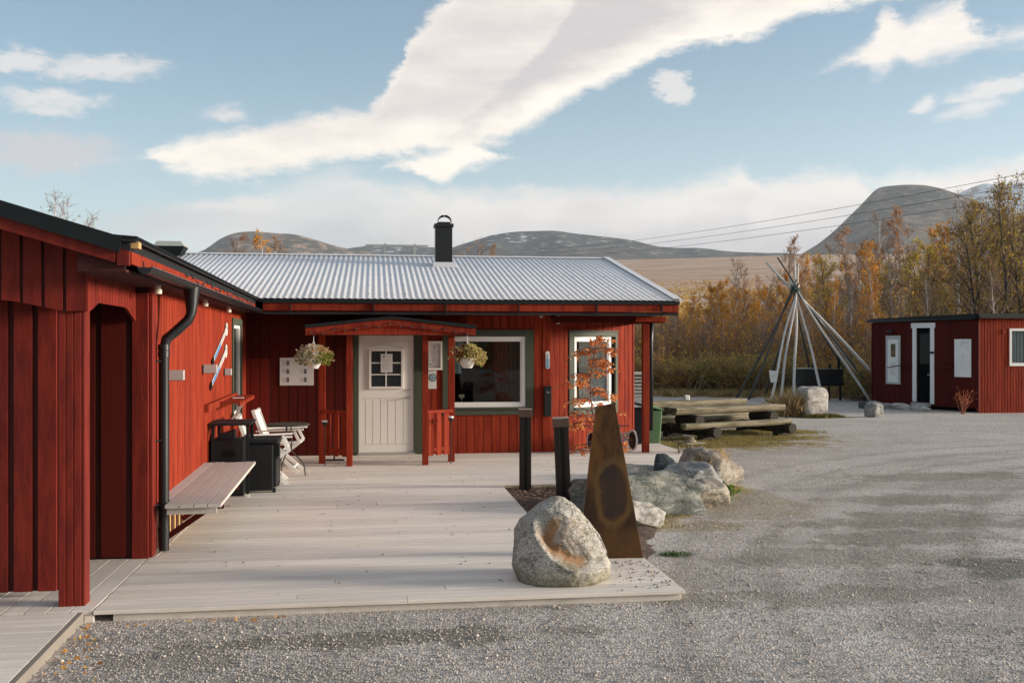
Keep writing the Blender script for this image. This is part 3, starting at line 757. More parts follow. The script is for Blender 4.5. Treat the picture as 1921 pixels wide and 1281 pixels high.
# ------------------------------------------------------------------ main building
MAINY = 16.9
EAVEY, EAVEZ, RIDGEY, RIDGEZ = 16.02, 2.575, 21.1, 3.70
SLOPE = (RIDGEZ - EAVEZ) / (RIDGEY - EAVEY)
AN = R(31)
MA = Matrix.Translation((3.0, MAINY, 0)) @ Matrix.Rotation(AN, 4, 'Z')
main = thing('cafe_building', 'long red board-clad cafe building with corrugated grey steel roof behind the deck', 'building', (0, MAINY, 0))
MI = Matrix.Translation((0, -MAINY, 0))          # world -> building-local
def mp(mb, name, m, parent=None, **k): return mb.build(name, m, parent or main, M=MI if parent is None else None, **k)
def build_main():
    T = Matrix.Translation((0, MAINY, 0))
    win = (1.22, 2.66, .68, 2.02); door = (-.30, .78, -.05, 2.03)
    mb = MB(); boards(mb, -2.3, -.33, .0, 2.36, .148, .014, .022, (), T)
    boards(mb, -.33, .84, 2.06, 2.36, .148, .014, .022, (), T); mp(mb, 'wall_cladding', [DRED_SHADE, DKR]); mb = MB()  # cladding left of and above the door: shade painted in as darker red
    boards(mb, .84, 2.88, .0, 2.36, .148, .010, .022, (win,), T)
    boards(mb, 0.12, 2.02, .0, 2.36, .107, .010, .022, ((.52, 1.62, .66, 2.04),), MA)
    o = mp(mb, 'wall_cladding', [RED, DKR])
    mb = MB(); wall_block(mb, -8, 3.0, 0, 2.45, .14, (win, door), T); wall_block(mb, 0.08, 2.04, 0, 2.45, .14, ((.52, 1.62, .66, 2.04),), MA)
    mb.box(4.60, 4.74, 17.96, 25.3, 0, 2.45); mb.box(-8, 4.6, 25.3, 25.44, 0, 2.45); mb.box(-8.14, -8, 16.9, 25.44, 0, 2.45)
    mb.box(-8, 4.6, 19.6, 19.7, 0, 2.45); mb.box(-8, 4.58, 17.1, 25.2, -.06, .0); mb.box(-8, 4.58, 16.96, 25.28, 2.452, 2.50)
    mb.poly([(4.62, 16.2, 2.505), (4.62, 26, 2.505), (4.62, 21.1, 3.60)], (.12, 0, 0))
    mp(mb, 'inner_wall', DARKROOM)
    mp(MB().box(2.02, 2.06, -.03, .10, 0, 2.3, MA), 'corner_board', RED)
    mb = MB(); mb.box(2.88, 3.02, 16.865, 16.899, 0, 2.36); mb.box(0, .12, -.034, -.001, 0, 2.3, MA)
    mp(mb, 'corner_board', RED, bevel=.003)
    # lower inset board panel by the corner
    mb = MB(); boards(mb, -2.15, -1.70, .02, 1.62, .15, .01, .03, (), Matrix.Translation((0, MAINY - .03, 0)))
    mp(mb, 'board_panel', [mat('panel_red_paint', (.13, .013, .008), .7, amt=.1, stretch=(3, 3, .35), spec=.12), DKR])  # panel red lies between the two cladding reds
    # roof: corrugated sheets
    def corr(ya, za, yb, zb, name):
        x0, x1, n = -8.3, 5.03, 133 * 8
        m = MB(); amp = .0055
        nv = Vector((0, -(zb - za), (yb - ya))).normalized()
        if nv.z < 0: nv = -nv
        for i in range(n + 1):
            x = x0 + (x1 - x0) * i / n; ph = (x / .1) * 2 * math.pi; h = amp * math.sin(ph)
            sheet = int((x + 8.3) / .8) % 2 * .0015
            for t in (0, .5, 1):
                p = Vector((x, ya + (yb - ya) * t, za + (zb - za) * t)) + nv * (h + .012 + sheet)
                m.v.append(tuple(p))
        for i in range(n):
            m.rv = math.sin(i // 64 * 12.9)
            for j in range(2):
                a = i * 3 + j; m.face((a, a + 3, a + 4, a + 1))
        o = mp(m, name, STEEL, smooth=True)
        s = o.modifiers.new('thickness', 'SOLIDIFY'); s.thickness = .0015; return o
    corr(EAVEY - .05, EAVEZ - .011, RIDGEY, RIDGEZ, 'roof'); corr(26.2, 2.564, RIDGEY, RIDGEZ, 'roof')
    mb = MB()
    for row in (.32, 1.25, 2.4, 3.6, 4.9):
        for x in np.arange(-7.9, 5.0, .3 if row != 2.4 else .2):
            y = EAVEY + row * .98; z = EAVEZ + (y - EAVEY) * SLOPE + .024
            mb.lathe([(.0085, 0), (.0085, .006), (.004, .010)], (x + .025, y, z), 6)
    tag(mp(mb, 'roof_screws', BLACK), kind='stuff')
    mb = MB(); mb.poly([(-8.3, EAVEY, EAVEZ - .012), (-8.3, RIDGEY, RIDGEZ - .012), (-8.3, 26.15, EAVEZ - .012), (-8.3, 26.15, EAVEZ - .06), (-8.3, EAVEY, EAVEZ - .06)], (13.30, 0, 0))
    mp(mb, 'roof_deck', BLACK)
    mb = MB(); a = .14
    mb.poly([(-8.3, RIDGEY - a, RIDGEZ - a * SLOPE + .030), (-8.3, RIDGEY, RIDGEZ + .036), (-8.3, RIDGEY + a, RIDGEZ - a * SLOPE + .030), (-8.3, RIDGEY + a, RIDGEZ - a * SLOPE + .025), (-8.3, RIDGEY, RIDGEZ + .030), (-8.3, RIDGEY - a, RIDGEZ - a * SLOPE + .025)], (13.36, 0, 0))
    mp(mb, 'ridge_cap', STEEL)
    mb = MB(); mb.poly([(5.03, EAVEY - .04, EAVEZ - .03), (5.03, RIDGEY, RIDGEZ + .0), (5.03, RIDGEY, RIDGEZ + .045), (5.03, EAVEY - .04, EAVEZ + .035)], (.035, 0, 0))
    mb.poly([(4.93, EAVEY - .04, EAVEZ + .030), (4.93, RIDGEY, RIDGEZ + .040), (4.93, RIDGEY, RIDGEZ + .046), (4.93, EAVEY - .04, EAVEZ + .036)], (.10, 0, 0))
    mp(mb, 'verge_flashing', STEEL)
    mb = MB(); mb.poly([(5.0, EAVEY + .02, 2.36), (5.0, EAVEY + .02, EAVEZ - .07), (5.0, RIDGEY, RIDGEZ - .07), (5.0, RIDGEY, RIDGEZ - .22), (5.0, EAVEY + .8, 2.40)], (.028, 0, 0))
    mp(mb, 'verge_board', RED)
    mb = MB(); mb.box(-1.72, 5.03, EAVEY - .055, EAVEY - .004, 2.505, 2.556); mp(mb, 'eave_flashing', ROOFEDGE)
    mb = MB()
    xs = [-1.72, .2, 2.05, 3.9, 5.0]
    for a, b in zip(xs, xs[1:]): mb.box(a + .002, b - .002, EAVEY - .03, EAVEY - .002, 2.385, 2.504)
    mp(mb, 'fascia', RED, bevel=.003)
    mb = MB(); mb.box(-1.9, 5.0, EAVEY, MAINY - .03, 2.355, 2.38); mb.box(3.0, 5.0, MAINY - .028, 17.9, 2.355, 2.38); mp(mb, 'soffit', DKR)
    mb = MB(); mb.box(-1.72, 5.02, EAVEY - .02, EAVEY + .03, 2.325, 2.354); mp(mb, 'soffit_edge', BLACK)
    for x in (-1.30, .0, 1.15, 2.33, 3.62, 4.72):
        mb = MB()
        mb.box(x, x + .014, EAVEY - .066, EAVEY - .031, 2.36, 2.50); mb.box(x - .006, x + .020, EAVEY - .075, EAVEY - .067, 2.44, 2.47)
        mb.box(x, x + .014, EAVEY - .045, EAVEY - .020, 2.31, 2.36)
        mp(mb, 'gutter_bracket', BLACK)
    mb = MB(); mb.box(3.02, 4.94, 16.575, 16.685, 2.215, 2.325); mb.box(4.60, 4.70, 16.69, 17.9, 2.215, 2.325)
    mp(mb, 'porch_beam', DRED_SHADE, bevel=.004)
    mb = MB(); mb.box(4.42, 4.96, 16.50, 16.572, 2.235, 2.318); mp(mb, 'beam_end', RED, bevel=.004)
    mb = MB(); mb.box(4.575, 4.685, 16.575, 16.685, -.06, 2.214); mp(mb, 'roof_post', RED, bevel=.004)
    mb = MB(); mb.tube([(4.82, 16.9, 2.3), (4.80, 16.9, 1.9), (4.80, 16.9, .35)], .042, 10); mp(mb, 'downpipe', BLACK, smooth=True)
    # chimney, vent hood, roof rail
    mb = MB(); mb.box(1.215, 1.545, 19.64, 19.97, 3.38, 4.17); mb.box(1.19, 1.57, 19.615, 19.995, 4.171, 4.23); mb.box(1.25, 1.51, 19.68, 19.93, 4.231, 4.27)
    ch = mp(mb, 'chimney', BLACK, bevel=.006)
    mb = MB(); pts = [(1.40 + .135 * math.cos(t), 19.8, 4.275 + .125 * math.sin(t)) for t in np.linspace(-.15, math.pi * .93, 16)]
    mb.tube([(p[0], p[1] - MAINY, p[2]) for p in pts], [.020 * math.sin(max(.25, min(math.pi, i / 15 * math.pi))) + .006 for i in range(16)][::-1], 8)
    mb.build('chimney_cowl', BLACK, ch, smooth=True)
    mb = MB(); mb.box(1.16, 1.60, 19.5, 20.1, 3.36, 3.46); mb.build('chimney_flashing', STEEL, ch, M=MI)
    mb = MB(); cx, cy = -4.02, 20.7
    rings = [(.20, 3.62), (.30, 3.80), (.23, 3.90)]
    b = 0
    for r_, z in rings:
        for sx, sy in ((-1, -1), (1, -1), (1, 1), (-1, 1)): mb.v.append((cx + sx * r_, cy + sy * r_ * .8, z))
    for i in range(2):
        for k in range(4): mb.mi = i; mb.face((i * 4 + k, i * 4 + (k + 1) % 4, i * 4 + 4 + (k + 1) % 4, i * 4 + 4 + k))
    mb.face((8, 9, 10, 11)); mb.mi = 0; mb.face((3, 2, 1, 0))
    mp(mb, 'ventilation_hood', [ROOFEDGE, VENT])
    mb = MB(); mb.box(-.17, 1.17, 21.48, 21.52, 3.955, 3.985)
    for x, w in ((-.15, .012), (.22, .045), (.52, .012), (.86, .045), (1.13, .012)): mb.box(x, x + w, 21.485, 21.515, 3.60, 3.954 if w < .02 else 4.01)
    mp(mb, 'roof_rail', VENT)
    # ---- door
    d = MB(); d.box(-.245, .675, MAINY - .012, MAINY + .03, .035, 2.005)
    door_o = mp(d, 'door', DOORW, bevel=.003)
    def dp(mbx, name, m, **k): return mbx.build(name, m, door_o, M=MI, **k)
    mb = MB(); y0 = MAINY - .018
    for x in (-.13, -.01, .12, .24, .37, .50): mb.box(x, x + .005, y0 + .0045, y0 + .007, .18, .92)
    for z in (.17, .94): mb.box(-.19, .62, y0 + .0045, y0 + .007, z, z + .006)
    dp(mb, 'door_grooves', mat('door_groove', (.42, .38, .33), .7))
    mb = MB(); mb.box(-.035, .46, y0 - .002, y0 + .008, 1.145, 1.735); dp(mb, 'door_glass', mat('dark_door_glass', (.012, .016, .022), .12, amt=.02, spec=.5))
    mb = MB(); frame_boxes(mb, -.075, .50, 1.105, 1.775, .036, y0 - .018, y0 + .006); mb.box(.200, .220, y0 - .014, y0 - .0025, 1.145, 1.735)
    for z in (1.335, 1.53): mb.box(-.035, .46, y0 - .0138, y0 - .0027, z, z + .018)
    dp(mb, 'window_bars', DOORW, bevel=.002)
    mb = MB(); pts = [(-.10 + .62 * t, y0 - .002, 1.795 + .045 * math.sin(math.pi * t)) for t in np.linspace(0, 1, 12)]; mb.tube(pts, .006, 6)
    dp(mb, 'arched_moulding', DOORW)
    mb = MB(); mb.tube([(.60, y0, .955), (.60, y0 - .045, .955), (.50, y0 - .05, .952)], .009, 8); mb.box(.585, .615, y0 - .004, y0 + .006, .92, .99)
    dp(mb, 'handle', SILVER)
    dp(MB().lathe([(.02, -.012), (.02, .004)], (.60, y0, 1.085), 12, 'y'), 'lock', SILVER)
    for z in (.22, 1.02, 1.78): dp(MB().box(-.262, -.246, y0 - .006, y0 + .004, z, z + .10), 'hinge', BLACK)
    mb = MB(); mb.box(-.335, -.249, 16.86, 16.93, 0, 2.08); mb.box(.679, .835, 16.86, 16.93, 0, 2.08); mb.box(-.249, .679, 16.86, 16.93, 2.012, 2.08)
    mp(mb, 'door_frame', GREEN, bevel=.003)
    mb = MB(); mb.box(-.26, .69, 16.80, 16.95, .002, .033); mp(mb, 'door_sill', GREYMET)
    # ---- windows
    def window(x0, x1, z0, z1, M, name='window', sash=True, slim_right=False):
        mb = MB(); w = .12; wr = .06 if slim_right else .14
        mb.box(x0 - w, x0, -.045, -.001, z0 - .13, z1 + .09, M); mb.box(x1, x1 + wr, -.045, -.001, z0 - .13, z1 + .09, M)
        mb.box(x0, x1, -.045, -.001, z1, z1 + .09, M); mb.box(x0, x1, -.045, -.001, z0 - .13, z0 - .035, M); mb.box(x0, x1, -.075, -.001, z0 - .034, z0, M)
        mb.box(x0 - w - .02, x1 + wr + .02, -.06, -.001, z1 + .091, z1 + .115, M)
        t = mp(mb, name, GREEN, bevel=.003)
        mb = MB(); xr = x1 if not slim_right else x1 - .09
        frame_boxes(mb, x0, xr, z0, z1, .062, -.022, .05); frame_boxes(mb, x0 + .063, xr - .063, z0 + .063, z1 - .063, .022, -.006, .045)
        mb.build('window_frame', WHITE, t, M=MI @ M, bevel=.002)
        mb = MB(); mb.box(x0 + .085, xr - .085, .018, .024, z0 + .085, z1 - .085)
        mb.build('pane', GLASS, t, M=MI @ M)
        if slim_right:
            mb = MB(); mb.box(x1 - .088, x1, .02, .05, z0, z1); mb.build('jamb', DARKROOM, t, M=MI @ M)
        return t
    w1 = window(1.28, 2.58, .78, 1.985, T)
    mb = MB()
    for k in range(26):
        x = 2.06 + k * .02; mb.box(x, x + .014, .19 + .022 * math.sin(k * 1.7), .21 + .022 * math.sin(k * 1.7), .72, 2.05)
    mb.build('red_curtain', CURTAIN, w1, M=MI @ T)
    mb = MB()
    for k in range(9):
        x = 1.30 + k * .022; mb.box(x, x + .018, .14 + .016 * math.sin(k * 1.9), .15 + .016 * math.sin(k * 1.9), 1.35, 2.05)
    mb.build('pale_curtain', CURTP, w1, M=MI @ T)
    # angled window
    w2 = window(.55, 1.56, .74, 1.985, MA, slim_right=True)
    mb = MB(); cols = []
    bk = [mat('book_red', (.28, .06, .03), .7), mat('book_orange', (.42, .18, .05), .7), mat('book_grey', (.18, .17, .16), .7), mat('book_dark', (.03, .025, .025), .7)]
    for z in (.80, 1.45):
        x = .72
        while x < 1.4:
            w_ = random.uniform(.018, .035); h = random.uniform(.22, .34)
            MB().box(x, x + w_ - .002, .12, .26, z, z + h).build('book', random.choice([bk[0], bk[1], bk[1], bk[2], bk[3], bk[3], bk[3]]), w2, M=MI @ MA); x += w_
    mb = MB(); mb.box(.58, 1.45, .11, .28, .775, .795); mb.box(.58, 1.45, .11, .28, 1.425, 1.445); mb.build('bookshelf', DRED_SHADE, w2, M=MI @ MA)
build_main()

# ------------------------------------------------------------------ entrance canopy
can = thing('entrance_canopy', 'small red gabled canopy on four posts over the white front door', 'porch canopy', (.28, 15.1, 0))
CI = Matrix.Translation((-.28, -15.1, 0))
def build_canopy():
    xl, xc, xr = -.99, .28, 1.53
    B = lambda mb, n, m, p=None, **k: mb.build(n, m, p or can, M=CI, **k)
    mb = MB()
    mb.poly([(xl, 15.10, 1.995), (xc, 15.10, 1.995), (xc, 15.10, 2.125), (xl, 15.10, 2.01)], (0, .025, 0))
    mb.poly([(xc + .001, 15.10, 1.995), (xr, 15.10, 1.995), (xr, 15.10, 2.01), (xc + .001, 15.10, 2.125)], (0, .025, 0))
    B(mb, 'gable_board', RED)
    mb = MB()
    mb.poly([(xl - .01, 15.07, 1.985), (xc, 15.07, 2.128), (xc, 15.07, 2.232), (xl - .01, 15.07, 2.092)], (0, .028, 0))
    mb.poly([(xc + .001, 15.07, 2.128), (xr + .01, 15.07, 1.985), (xr + .01, 15.07, 2.092), (xc + .001, 15.07, 2.232)], (0, .028, 0))
    B(mb, 'barge_board', RED, bevel=.003)
    mb = MB()
    mb.poly([(xl - .02, 15.05, 2.094), (xc, 15.05, 2.234), (xc, 15.05, 2.276), (xl - .02, 15.05, 2.142)], (0, 1.80, 0))
    mb.poly([(xc + .001, 15.05, 2.234), (xr + .02, 15.05, 2.094), (xr + .02, 15.05, 2.142), (xc + .001, 15.05, 2.276)], (0, 1.80, 0))
    B(mb, 'canopy_roof', ROOFEDGE)
    mb = MB(); mb.box(xl + .02, xr - .02, 15.13, 16.86, 1.998, 2.015); B(mb, 'ceiling', DKR)
    for x in (-.36, .79):
        B(MB().box(x - .046, x + .046, 15.305, 15.397, 0, 1.994), 'post', RED, bevel=.004)
    for x, y in ((-.79, 15.76), (1.22, 15.72)):
        B(MB().box(x - .05, x + .05, y - .05, y + .05, 0, 1.994), 'post', RED, bevel=.004)
    for s, (a, b) in ((-1, ((-.36, 15.40), (-.79, 15.71))), (1, ((.79, 15.40), (1.22, 15.67)))):
        a = Vector((*a, 0)); b = Vector((*b, 0)); d = (b - a); L_ = d.length; d.normalize(); mb = MB()
        mb.beam(a + d * .03 + Vector((0, 0, .81)), b - d * .01 + Vector((0, 0, .81)), .09, .045)
        mb.beam(a + d * .05 + Vector((0, 0, .22)), b - d * .05 + Vector((0, 0, .22)), .03, .06)
        for k in range(3):
            p = a + d * (L_ * (.2 + .29 * k)); q = p + Vector((0, 0, .785)); n = Vector((-d.y, d.x, 0)) * .03 * (-s) * s
            mb.poly([tuple(p + Vector((0, 0, .13)) - d * .045), tuple(p + Vector((0, 0, .13)) + d * .045), tuple(q + d * .045), tuple(q - d * .045)], tuple(Vector((d.y, -d.x, 0)) * .02 + Vector((0, 0, 0))))
        B(mb, 'side_rail', RED)
build_canopy()
def lights_string(name, label, pts, parent=None):
    mb = MB(); mb.mi = 0; mb.tube(pts, .0028, 5)
    mb.mi = 1
    for p in pts[1::3]: mb.lathe([(.003, 0), (.010, -.010), (.011, -.022), (.004, -.034)], p, 6)
    o = mb.build(name, [BLACK, BULB]); tag(o, label, 'string lights'); return o
random.seed(11)
pts = []
for i in range(46):
    t = i / 45; x = -.97 + 2.48 * t; zr = 2.232 - abs(x - .28) / 1.27 * .14
    pts.append((x, 15.062, zr - .035 - .055 * abs(math.sin(t * math.pi * 6))))
lights_string('string_lights', 'dark string of small bulbs looped across the front of the entrance canopy', pts)

# ------------------------------------------------------------------ wing building
WO = Vector((-1.93, 9.0, 0)); WR = R(1.25)
WM = Matrix.Translation(WO) @ Matrix.Rotation(WR, 4, 'Z')
def w2l(x, y, z=0): return WM @ Vector((x, y, z))
wing = thing('wing_building', 'near red board wing with open porch corner at the left of the deck', 'building', tuple(WO), WR)
def build_wing():
    P = lambda mb, n, m, p=None, **k: mb.build(n, m, p or wing, **k)
    # local: x out of the wall, y along it. Board helper faces -y, so rotate +90 deg: local s -> +y, facing +x
    MW = Matrix.Rotation(R(90), 4, 'Z')
    winb = (5.98, 7.0, .80, 2.14)
    mb = MB(); boards(mb, .16, 7.92, .42, 2.36, .145, .010, .020, (winb,), MW); P(mb, 'wall_cladding', [RED, DKR])
    mb = MB(); wall_block(mb, 0, 7.92, 0, 2.57, .14, (winb,), MW); mb.box(-.10, .21, -1.905, -1.885, 2.345, 2.50); P(mb, 'wall_core', DKR)
    mb = MB()
    for k in range(60):
        y = .17 + k * .13; mb.mi = k % 2; mb.box(.0, .012 if k % 2 == 0 else .006, y, y + (.05 if k % 2 == 0 else .079), .004, .41)
    P(mb, 'plinth_slats', [RAWW, DKR])
    mb = MB(); mb.box(.0, .03, .0, .155, .0, 2.36); mb.box(-.135, .0, -.04, -.001, 0.0, 2.30)
    P(mb, 'corner_board', REDG, bevel=.004)
    # recess wall facing the camera inside the porch
    mb = MB(); boards(mb, -1.9, -.136, .02, 2.3, .25, .05, .024, (), Matrix.Translation((0, -.01, 0)), gd=.004); P(mb, 'recess_wall', [DRED_SHADE, DKR])  # shade of the recess is in the darker board colour
    mb = MB(); mb.box(-3.2, -.14, .0, .10, 0, 2.4); mb.box(-3.2, -3.1, -1.55, -.02, 0, 2.5); P(mb, 'porch_core', DKR)
    # front screen of wide boards and narrow gaps
    mb = MB(); boards(mb, -2.2, -.36, .045, 2.25, .172, .042, .026, (), Matrix.Translation((0, -1.27, 0)), gd=.004, jit=.004); P(mb, 'front_screen', [REDG, DKR])
    # porch post: three faces of narrow boards
    mb = MB()
    for k in range(3): mb.box(-.305 + k * .052, -.305 + k * .052 + .048, -1.60, -1.575, 0, 2.3)
    mb.box(-.305, -.15, -1.574, -1.46, 0, 2.3); mb.box(-.149, -.128, -1.598, -1.46, 0.0, 2.3)
    P(mb, 'porch_post', REDG, bevel=.004)
    # arched header boards on the gable side
    zt = lambda x: 2.53 - (x - .25) * .30 - .055
    def arch(x):
        if x > -.27: return 2.085
        if x > -.62: return 2.085 + (-.27 - x) / .35 * .075
        if x > -1.6: return 2.16
        return 2.16 - (-1.6 - x) * .2
    mb = MB(); x = -.125; k = 0
    while x > -2.6:
        w_ = .118; a, b = x - w_, x
        mb.mi = 0; mb.newr()
        mb.poly([(a, -1.635, arch(a)), (b, -1.635, arch(b)), (b, -1.635, zt(b)), (a, -1.635, zt(a))], (0, .028, 0))
        mb.mi = 1; c = a - .024
        mb.poly([(c, -1.618, arch(c)), (a, -1.618, arch(a)), (a, -1.618, zt(a)), (c, -1.618, zt(c))], (0, .012, 0))
        x = c
    P(mb, 'gable_header', [REDG, DKR])
    # side header facing +x
    mb = MB(); y = -1.635
    def arch2(y):
        if y < -1.58: return 2.08
        if y < -1.33: return 2.08 + (y + 1.58) / .25 * .075
        if y < -.41: return 2.155
        return 2.155 - (y + .41) / .33 * .10
    while y < -.06:
        b = min(y + .098, -.05)
        mb.mi = 0
        mb.poly([(-.122, y, arch2(y)), (-.122, b, arch2(b)), (-.122, b, 2.57), (-.122, y, 2.57)], (.022, 0, 0))
        mb.mi = 1
        mb.poly([(-.122, b, arch2(b)), (-.122, b + .008, arch2(b)), (-.122, b + .008, 2.37), (-.122, b, 2.37)], (.010, 0, 0))
        y = b + .008
    P(mb, 'side_header', [REDG, DKR])
    mb = MB(); mb.box(-3.1, -.13, -1.56, -.05, 2.30, 2.32); mb.box(-.10, .21, -1.9, 7.0, 2.345, 2.365); P(mb, 'soffit', DKR)
    # roof slab
    zr = lambda x: 2.545 - (x - .25) * .30
    mb = MB(); mb.poly([(.25, -1.95, zr(.25)), (-4.5, -1.95, zr(-4.5)), (-4.5, -1.95, zr(-4.5) - .06), (.25, -1.95, zr(.25) - .06)], (0, 11.2, 0))
    P(mb, 'roof', FELT)
    mb = MB(); mb.poly([(.20, -1.975, zr(.20) + .012), (-4.5, -1.975, zr(-4.5) + .012), (-4.5, -1.975, zr(-4.5) - .10), (.185, -1.975, zr(.185) - .092)], (0, .024, 0))
    mb.poly([(.20, -1.975, zr(.20) + .013), (-4.5, -1.975, zr(-4.5) + .013), (-4.5, -1.975, zr(-4.5) + .018), (.20, -1.975, zr(.20) + .018)], (0, .12, 0))
    P(mb, 'verge_flashing', ROOFEDGE)
    mb = MB(); mb.poly([(.16, -1.945, zr(.16) - .09), (-4.5, -1.945, zr(-4.5) - .09), (-4.5, -1.945, zr(-4.5) - .20), (.15, -1.945, zr(.15) - .17)], (0, .028, 0))
    mb.box(.163, .245, -1.947, -1.91, 2.385, 2.53)
    P(mb, 'verge_board', REDG, bevel=.003)
    mb = MB(); L0, L1 = -1.88, 7.12
    for a, b in ((L0, .55), (.553, 4.2), (4.203, L1)): mb.box(.222, .248, a, b, 2.40, 2.535)
    P(mb, 'fascia', RED, bevel=.003)
    mb = MB(); mb.box(.20, .29, -1.97, L1, 2.546, 2.566); n = int((L1 + 1.97) / .07)
    for k in range(n): mb.tube([(.12, -1.95 + k * .07, 2.585), (.30, -1.95 + k * .07, 2.572)], .014, 6)
    P(mb, 'roof_edge', FELT)
    # half round gutter
    mb = MB(); seg = 10; ys = (-1.80, 7.0)
    for r_, flip in ((.048, 0), (.044, 1)):
        for yy in ys:
            for k in range(seg + 1):
                t = math.pi + math.pi * k / seg
                mb.v.append((.315 + r_ * math.cos(t), yy, 2.385 + r_ * math.sin(t)))
    n1 = seg + 1
    for base in (0, 2 * n1):
        for k in range(seg): mb.face((base + k, base + k + 1, base + n1 + k + 1, base + n1 + k))
    for yi in (0, 1):
        for k in range(seg): a = yi * n1; mb.face((a + k, a + k + 1, 2 * n1 + a + k + 1, 2 * n1 + a + k))
    mb.poly([(.315 + .047 * math.cos(math.pi + math.pi * k / seg), -1.806, 2.385 + .047 * math.sin(math.pi + math.pi * k / seg)) for k in range(n1)], (0, .005, 0))
    mb.tube([(.267, -1.80, 2.388), (.267, 7.0, 2.388)], .004, 6); mb.tube([(.364, -1.80, 2.388), (.364, 7.0, 2.388)], .006, 6)
    g = P(mb, 'gutter', mat('gutter_steel', (.03, .032, .035), .3, metallic=.6, amt=.1), smooth=False)
    mb = MB()
    for y in np.arange(-1.5, 6.9, .78): mb.beam((.25, y, 2.45), (.262, y, 2.33), .02, .004); mb.beam((.262, y, 2.33), (.36, y, 2.325), .02, .004)
    P(mb, 'bracket', BLACK, g)
    # downpipe
    mb = MB(); path = [(.315, .28, 2.36), (.315, .27, 2.20), (.312, .26, 2.13), (.29, .25, 2.07), (.18, .22, 1.96), (.11, .20, 1.90), (.088, .20, 1.80), (.088, .20, 1.0), (.088, .20, .02)]
    rad = [.075, .055] + [.045] * 7; mb.tube(path, rad, 16)
    for z in (1.74, .40, 1.80, .18): mb.lathe([(.052, z), (.052, z + .05)], (.088, .20, 0), 16)
    for z in (1.70, .43, 1.0): mb.tube([(.088, .18, z), (.0, .10, z)], .009, 6)
    dpo = P(mb, 'downpipe', BLACK, smooth=True)
    mod = dpo.modifiers.new('edges', 'EDGE_SPLIT')
    # raw wood block with notches at the end of the roof edge
    mb = MB(); mb.box(.250, .30, -1.92, -1.83, 2.505, 2.543)
    for k in range(4): mb.box(.250, .30, -1.92 + k * .024, -1.908 + k * .024, 2.5435, 2.552)
    P(mb, 'end_block', RAWW)
    # window of the wing
    mb = MB(); y0, y1, z0, z1 = 5.98, 7.0, .80, 2.14
    for a in ((.0, .045, y0 - .11, y0, z0 - .1, z1 + .1), (.0, .045, y1, y1 + .11, z0 - .1, z1 + .1), (.0, .045, y0, y1, z1, z1 + .1), (.0, .045, y0, y1, z0 - .1, z0)): mb.box(*a)
    w_ = P(mb, 'window', GREEN, bevel=.003)
    mb = MB(); mb.box(-.03, .018, y0, y0 + .05, z0, z1); mb.box(-.03, .018, y1 - .05, y1, z0, z1); mb.box(-.03, .018, y0 + .05, y1 - .05, z1 - .05, z1); mb.box(-.03, .018, y0 + .05, y1 - .05, z0, z0 + .05)
    mb.build('window_frame', WHITE, w_)
    MB().box(-.015, -.010, y0 + .05, y1 - .05, z0 + .05, z1 - .05).build('pane', mat('dark_green_glass', (.02, .025, .022), .08, spec=.6), w_)
build_wing()
pts = []
random.seed(3)
for i in range(60):
    t = i / 59; y = .3 + 6.6 * t
    p = w2l(.256, y, 2.475 + .03 * math.sin(t * 34) + random.uniform(-.012, .012)); pts.append(tuple(p))
lights_string('string_lights', 'tangled dark string of bulbs hanging along the wing fascia above the gutter', pts)

# eave lamps (small round) under the wing eave and two under the main eave
def eave_lamp(loc, label, h=.07, r=.032):
    o = MB().lathe([(r * .8, 0), (r * .8, -h * .45), (r, -h * .5), (r, -h)], (0, 0, 0), 14).build('eave_lamp', mat('lamp_cream', (.55, .50, .40), .5) if 'lamp_cream' not in MATS else MATS['lamp_cream'], smooth=False, loc=loc)
    tag(o, label, 'lamp', 'small cream lamps under the eaves'); return o
eave_lamp(tuple(w2l(.13, -.30, 2.344)), 'cream round lamp under the wing eave, nearest the porch')
eave_lamp(tuple(w2l(.13, 2.45, 2.344)), 'cream round lamp under the wing eave, just beyond the black downpipe')
eave_lamp(tuple(w2l(.13, 4.6, 2.344)), 'cream round lamp under the wing eave, farthest along above the skis')
eave_lamp((2.83, 16.75, 2.354), 'short cream lamp under the main eave right of the large window', .05)
eave_lamp((3.10, 16.60, 2.354), 'tall narrow cream lamp under the main eave beside the angled wall', .16, .024)
# ------------------------------------------------------------------ things on and around the deck
def wall_bench():
    t = thing('wall_bench', 'wide grey slatted wooden bench fixed along the red wing wall', 'bench', tuple(w2l(.3, 0.02, 0)), WR)
    for k in range(5):
        m = MB(); L = 3.17 + (.03 * math.sin(k * 2.1)); x = -.29 + k * .120
        m.box(x, x + .114, -.02 if k else .30, L, .42 , .452); m.build('seat_board', BENCHW, t, bevel=.003)
    for y in (.35, 1.55, 2.75):
        m = MB(); m.box(-.29, .28, y, y + .05, .35, .419); m.beam((-.28, y + .025, .06), (.16, y + .025, .36), .04, .05); m.build('bracket', DRED_SHADE, t)
    MB().box(-.16, .26, .03, .07, .36, .419).build('end_batten', BENCHW, t)
wall_bench()

